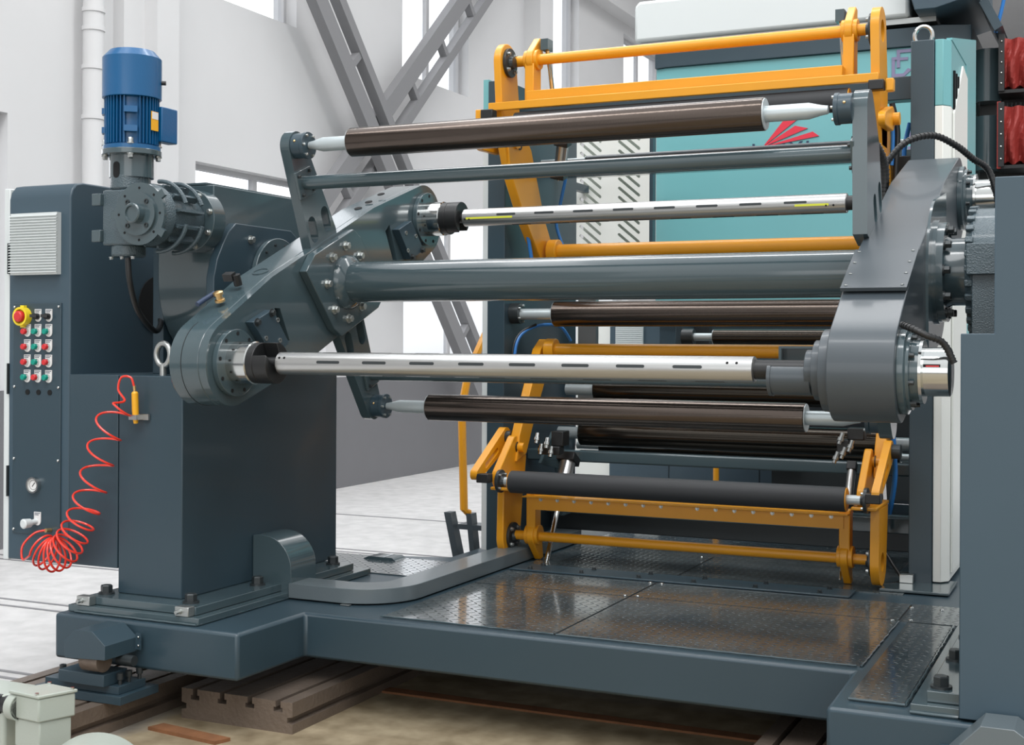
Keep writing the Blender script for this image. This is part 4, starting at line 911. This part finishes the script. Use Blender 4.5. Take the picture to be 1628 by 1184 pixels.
cable([(-2.56, 6.2, 2.33), (-2.60, 6.2, 2.15), (-2.62, 6.2, 2.05), (-2.58, 6.2, 1.93)], .008, BLUEC, 'blue air hose hanging behind the upper silver air shaft')
cable([(-.89, 5.70, 2.46), (-.87, 5.72, 2.35), (-.875, 5.72, 2.22), (-.88, 5.72, 2.1)], .012, BLACK, 'black cable beside the upper right yellow arm')
cable([(-.895, 5.68, 2.44), (-.885, 5.70, 2.33), (-.89, 5.70, 2.20)], .008, BLUEC, 'blue air hose beside the upper right yellow arm')
cable([(-.86, 6.0, 2.42), (-.88, 5.98, 2.30), (-.87, 5.96, 2.18)], .010, BLUEC, 'blue air hose dropping to a brass fitting at upper right')
cable([(-.885, 5.70, 1.14), (-.875, 5.70, 1.02), (-.87, 5.70, .90), (-.885, 5.72, .80), (-.90, 5.75, .74)], .011, BLUEC, 'blue air hose beside the lower right yellow arm')
cable([(-.93, 5.75, .60), (-.88, 5.72, .53), (-.84, 5.70, .475), (-.86, 5.66, .463), (-.90, 5.60, .463)], .007, BLACK, 'black cable lying on the deck at the foot of the right frame')
t = thing('clamp_block', 'black sensor clamp blocks at the right end of the upper frame', 'clamp block', (-.90, 5.9, 2.2))
for x in (-.98, -.86): box(x - .03, x + .03, 5.86, 5.92, 2.13, 2.26).build('block', BLACK, t, bevel=.004)
# yellow guard rail beside the left frame
t = thing('guard_rail', 'thin bent yellow rail with grey steps left of the left machine frame', 'guard rail', (-2.95, 6.0, .08))
MB().tube([(-2.93, 6.03, 1.50), (-2.965, 5.90, 1.30), (-2.99, 5.88, 1.12), (-2.985, 5.90, .62), (-2.975, 5.93, .60)], .020, n=8).build('rail', YEL, t)
MB().obox((-3.02, 5.93, .34), (.018, 0, .0), (0, .03, 0), (-.06, 0, .26)).obox((-2.93, 5.93, .34), (.014, 0, .0), (0, .03, 0), (-.03, 0, .26)).box(-3.02, -2.88, 5.9, 6.0, .52, .545).build('steps', GREYP, t)

# rear printing unit
t = thing('rear_unit', 'big teal machine body with dark top band behind the upper rollers', 'machine body', (-1.7, 8.4, 1.5))
MB().prism([(-2.571, 7.62), (-2.50, 7.6), (-.92, 7.6), (-.775, 7.66), (-.775, 8.9), (-2.571, 8.9)], 'Z', 1.62, 3.10).build('body_panel', TEAL, t, bevel=.003)
MB().prism([(-2.575, 7.60), (-2.50, 7.58), (-.92, 7.58), (-.771, 7.64), (-.771, 8.9), (-2.575, 8.9)], 'Z', 3.101, 3.205).build('top_band', SLATE, t, bevel=.003)
box(-2.57, -.775, 7.7, 8.9, 1.3, 1.618).build('lower_body', SLATE, t)
cv = MB().prism([(-2.69, 3.26), (-2.69, 3.48), (-2.66, 3.505), (-1.09, 3.505), (-1.09, 3.26)], 'Y', 7.55, 8.9).build('top_cover', LGREY, t, bevel=.02)
box(-2.55, -1.09, 7.57, 8.9, 3.506, 3.53).build('cover_lid', TEAL, t)
box(-2.66, -.95, 7.58, 8.9, 3.228, 3.258).build('cover_base', STEEL, t)
co = MB().prism([(-1.085, 3.42), (-1.04, 3.255), (-.93, 3.255), (-.72, 3.31), (-.72, 3.8), (-1.085, 3.8)], 'Y', 7.40, 8.3).build('console', SLATE_M, t, bevel=.004)
for i in range(4): MB().prism([(-1.0 + i * .075, 3.33), (-.965 + i * .075, 3.33), (-.985 + i * .075, 3.42), (-1.03 + i * .075, 3.42)], 'Y', 7.39, 7.402).build('console_slot', LGREY, co)
MB().obox((-.66, 7.9, 3.22), (.04, 0, -.08), (0, .4, 0), (.02, 0, .012)).build('side_tray', SLATE, t)
# markings on the teal panel
lg = MB(); yy0, yy1 = 7.594, 7.5995
def lp(u, v): return (-1.984 + (u - 1195) * .003645, 2.604 - (v - 232) * .00295 - (u - 1195) * .00021 - .0)
o_ = (-1.915, 2.592)
for (a, b) in (((-1.76, 2.78), (-1.70, 2.75)), ((-1.726, 2.705), (-1.653, 2.686)), ((-1.625, 2.665), (-1.589, 2.638))):
    lg.prism([o_, a, b], 'Y', yy0, yy1)
lg.build('red_ray_emblem', REDM, t)
def text3d(s, x, y, z, size, m, parent, name, sx=1.0):
    cu = bpy.data.curves.new(name, 'FONT'); cu.body = s; cu.size = size; cu.extrude = .002; cu.space_character = 1.15
    ob = bpy.data.objects.new(name, cu); COL.objects.link(ob); dg = bpy.context.evaluated_depsgraph_get()
    me = bpy.data.meshes.new_from_object(ob.evaluated_get(dg)); bpy.data.objects.remove(ob)
    mb = MB(); vs = [(x + v.co.x * sx, y + v.co.z, z + v.co.y) for v in me.vertices]
    mb.add(vs, [tuple(p.vertices) for p in me.polygons]); return mb.build(name, m, parent, flat=True)
text3d('LAIYI', -1.985, 7.597, 2.534, .118, DBLUE, t, 'lettering', 1.15)
em = MB()
for r_ in ((-1.188, -1.170, 2.94, 3.05), (-1.188, -1.150, 3.034, 3.05), (-1.161, -1.143, 2.99, 3.09), (-1.161, -1.07, 3.072, 3.09), (-1.143, -1.10, 3.03, 3.046), (-1.115, -1.10, 2.86, 2.90)): em.box(r_[0], r_[1], yy0 - .0004 * (1 + int(r_[2] * 997) % 5), yy1, r_[2], r_[3])
em.prism([(-1.188, 2.94), (-1.12, 2.94), (-1.08, 2.975), (-1.10, 2.985), (-1.125, 2.957), (-1.188, 2.957)], 'Y', yy0, yy1)
for z in (2.50, 2.58): em.box(-1.10, -1.075, yy0, yy1, z, z + .05)
em.build('purple_emblem', PURP, t)

# perforated guard
t = thing('perforated_guard', 'white guard panel with rows of diagonal slots left of the teal body', 'guard panel', (-2.6, 7.0, 1.9))
hl = []
for cxx in (-2.78, -2.55):
    for i in range(15):
        z = 1.96 + i * .052
        hl.append(slot_poly(cxx + .03, z, .15, .0085, -40, 5))
prism_holes([(-2.868, 1.86), (-2.40, 1.86), (-2.40, 2.78), (-2.868, 2.78)], hl, 'Y', 7.0, 7.012).build('panel', WHITEP, t)
box(-2.398, -2.38, 7.0, 7.05, 1.86, 2.78).build('edge_post', SLATE, t)
box(-2.80, -2.76, 6.622, 7.0, 2.3, 2.34).build('bracket', SLATE, t)
box(-2.84, -2.42, 7.12, 7.13, 1.9, 2.74).build('backing', MOTG, t)

# far cabinets below
t = thing('far_cabinet', 'grey switch cabinet with louvred vent seen between the rollers', 'cabinet', (-2.8, 9.3, .08))
box(-3.38, -1.95, 9.0, 9.6, .085, 1.75).build('cabinet_body', SLATE_M, t, bevel=.004)
for x in (-2.93, -2.28): box(x - .002, x + .002, 8.997, 9.0, .31, 1.74).build('door_gap', HOLE, t)
gv = MB().box(-3.33, -3.12, 8.985, 9.0, 1.40, 1.60)
for i in range(14): gv.box(-3.33, -3.12, 8.977, 8.986, 1.405 + i * .014, 1.412 + i * .014)
gv.build('vent', LGREY, t)
t = thing('white_cabinet', 'pale tall cabinet beside the far grey cabinet', 'cabinet', (-3.6, 9.2, .08))
box(-3.72, -3.40, 9.2, 9.5, .1, 1.75).build('cabinet_body', WHITEP, t)
tag(box(-3.86, -3.80, 9.1, 9.2, .08, 1.8).build('steel_post', SLATE), 'slim dark post left of the pale far panel', 'post')
t = thing('rear_machinery', 'dark lower machine section behind the right half of the rollers', 'machine', (-1.5, 7.6, .45))
box(-1.78, -.82, 7.3, 8.2, .62, .80).build('lower_section', DARK, t)
box(-1.90, -.82, 6.9, 7.0, .52, .58).build('rail_beam', SLATE_G, t)
box(-2.0, -.9, 8.6, 8.7, .45, 1.3).build('rear_wall_panel', GREYP, t)
box(-1.85, -1.6, 7.2, 7.4, .80, .90).build('drive_box', BLACK, t)
for x in (-2.27, -1.32): tag(MB().cyl((x, 7.9, .45), (x, 7.9, 1.1), .018).build('yellow_post', YEL), 'short yellow post behind the rubber roller, %s of the two' % ('left' if x < -2 else 'right'), 'post')
t = thing('air_dryer', 'small white box with black hose under the lower cross beam at left', 'box', (-2.4, 7.4, .455))
box(-2.60, -2.46, 7.35, 7.5, .456, .58).build('box_body', WHITEP, t); box(-2.44, -2.38, 7.35, 7.45, .456, .60).build('side_box', SLATE_M, t)

# dryers at the far right
t = thing('air_blower', 'dark drum blowers stacked beside the teal body at far right', 'blower', (-.68, 7.9, 2.4))
for z0, z1 in ((2.80, 3.09), (2.42, 2.72)):
    MB().cyl((-.700, 7.82, z0), (-.700, 7.82, z1), .072, n=32).build('drum', SLATE_G, t)
box(-.75, -.50, 7.9, 8.3, 1.6, 3.12).build('blower_case', BLACK, t)
for k in range(9): MB().box(-.60 + k * .022, -.592 + k * .022, 7.80, 7.9, 2.735, 2.79).build('fin', DARK, t)
t = thing('bellows', 'upper red canvas bellows at the right edge', 'bellows', (-.45, 7.7, 2.83), 'red bellows at the right edge')
def bellows(z0, z1, t):
    N = 9; x0, x1 = -.595, -.30
    vs = []; nx = 28; nz = 10
    for j in range(nz + 1):
        for i in range(nx + 1):
            u = i / nx; v = j / nz
            amp = .022 * math.sin(u * PI * 2 * 4.2 + 1.4 * math.sin(v * 5)) * (1 if i % 2 else .8)
            vs.append((x0 + (x1 - x0) * u, 7.60 + amp - .03 * math.sin(v * PI), z0 + (z1 - z0) * v + .012 * math.sin(u * 30) * (1 - v)))
    fs = [(j * (nx + 1) + i, j * (nx + 1) + i + 1, (j + 1) * (nx + 1) + i + 1, (j + 1) * (nx + 1) + i) for j in range(nz) for i in range(nx)]
    o = len(vs); vs += [(p[0], 7.78, p[2]) for p in vs]
    fs += [tuple(o + q for q in f)[::-1] for f in fs]
    mb = MB(); mb.add(vs, fs)
    rim = [i for i in range(nx + 1)] + [j * (nx + 1) + nx for j in range(1, nz + 1)] + [nz * (nx + 1) + i for i in range(nx - 1, -1, -1)] + [j * (nx + 1) for j in range(nz - 1, 0, -1)]
    mb.add(vs, [(rim[k], rim[(k + 1) % len(rim)], o + rim[(k + 1) % len(rim)], o + rim[k]) for k in range(len(rim))])
    mb.build('canvas', CANVAS, t, flat=True)
    MB().box(x0 - .03, x0, 7.56, 7.80, z0 - .02, z1 + .02).box(x0 - .03, x1, 7.58, 7.80, z0 - .03, z0 - .012).build('bellows_frame', BLACK, t)
    for k in range(5): MB().sph((x0 - .015, 7.557, z0 + .02 + k * (z1 - z0 - .04) / 4), .005, n=8, k=4).build('rivet', CHROME, t)
bellows(2.835, 3.10, t)
t = thing('bellows', 'lower red canvas bellows in a red edged frame at the right edge', 'bellows', (-.45, 7.7, 2.42), 'red bellows at the right edge')
bellows(2.43, 2.735, t); box(-.632, -.612, 7.57, 7.60, 2.40, 2.76).build('red_edge', CANVAS, t)
cable([(-.64, 7.56, 3.13), (-.60, 7.56, 3.3), (-.58, 7.56, 3.5)], .010, BLUEC, 'dark blue cable rising at the upper right corner', 'cable', 'power_cable')
# ceiling strip behind
struct(box(-6.7, 12, 20, 34, 8.0, 8.1).build('ceiling', WALL))
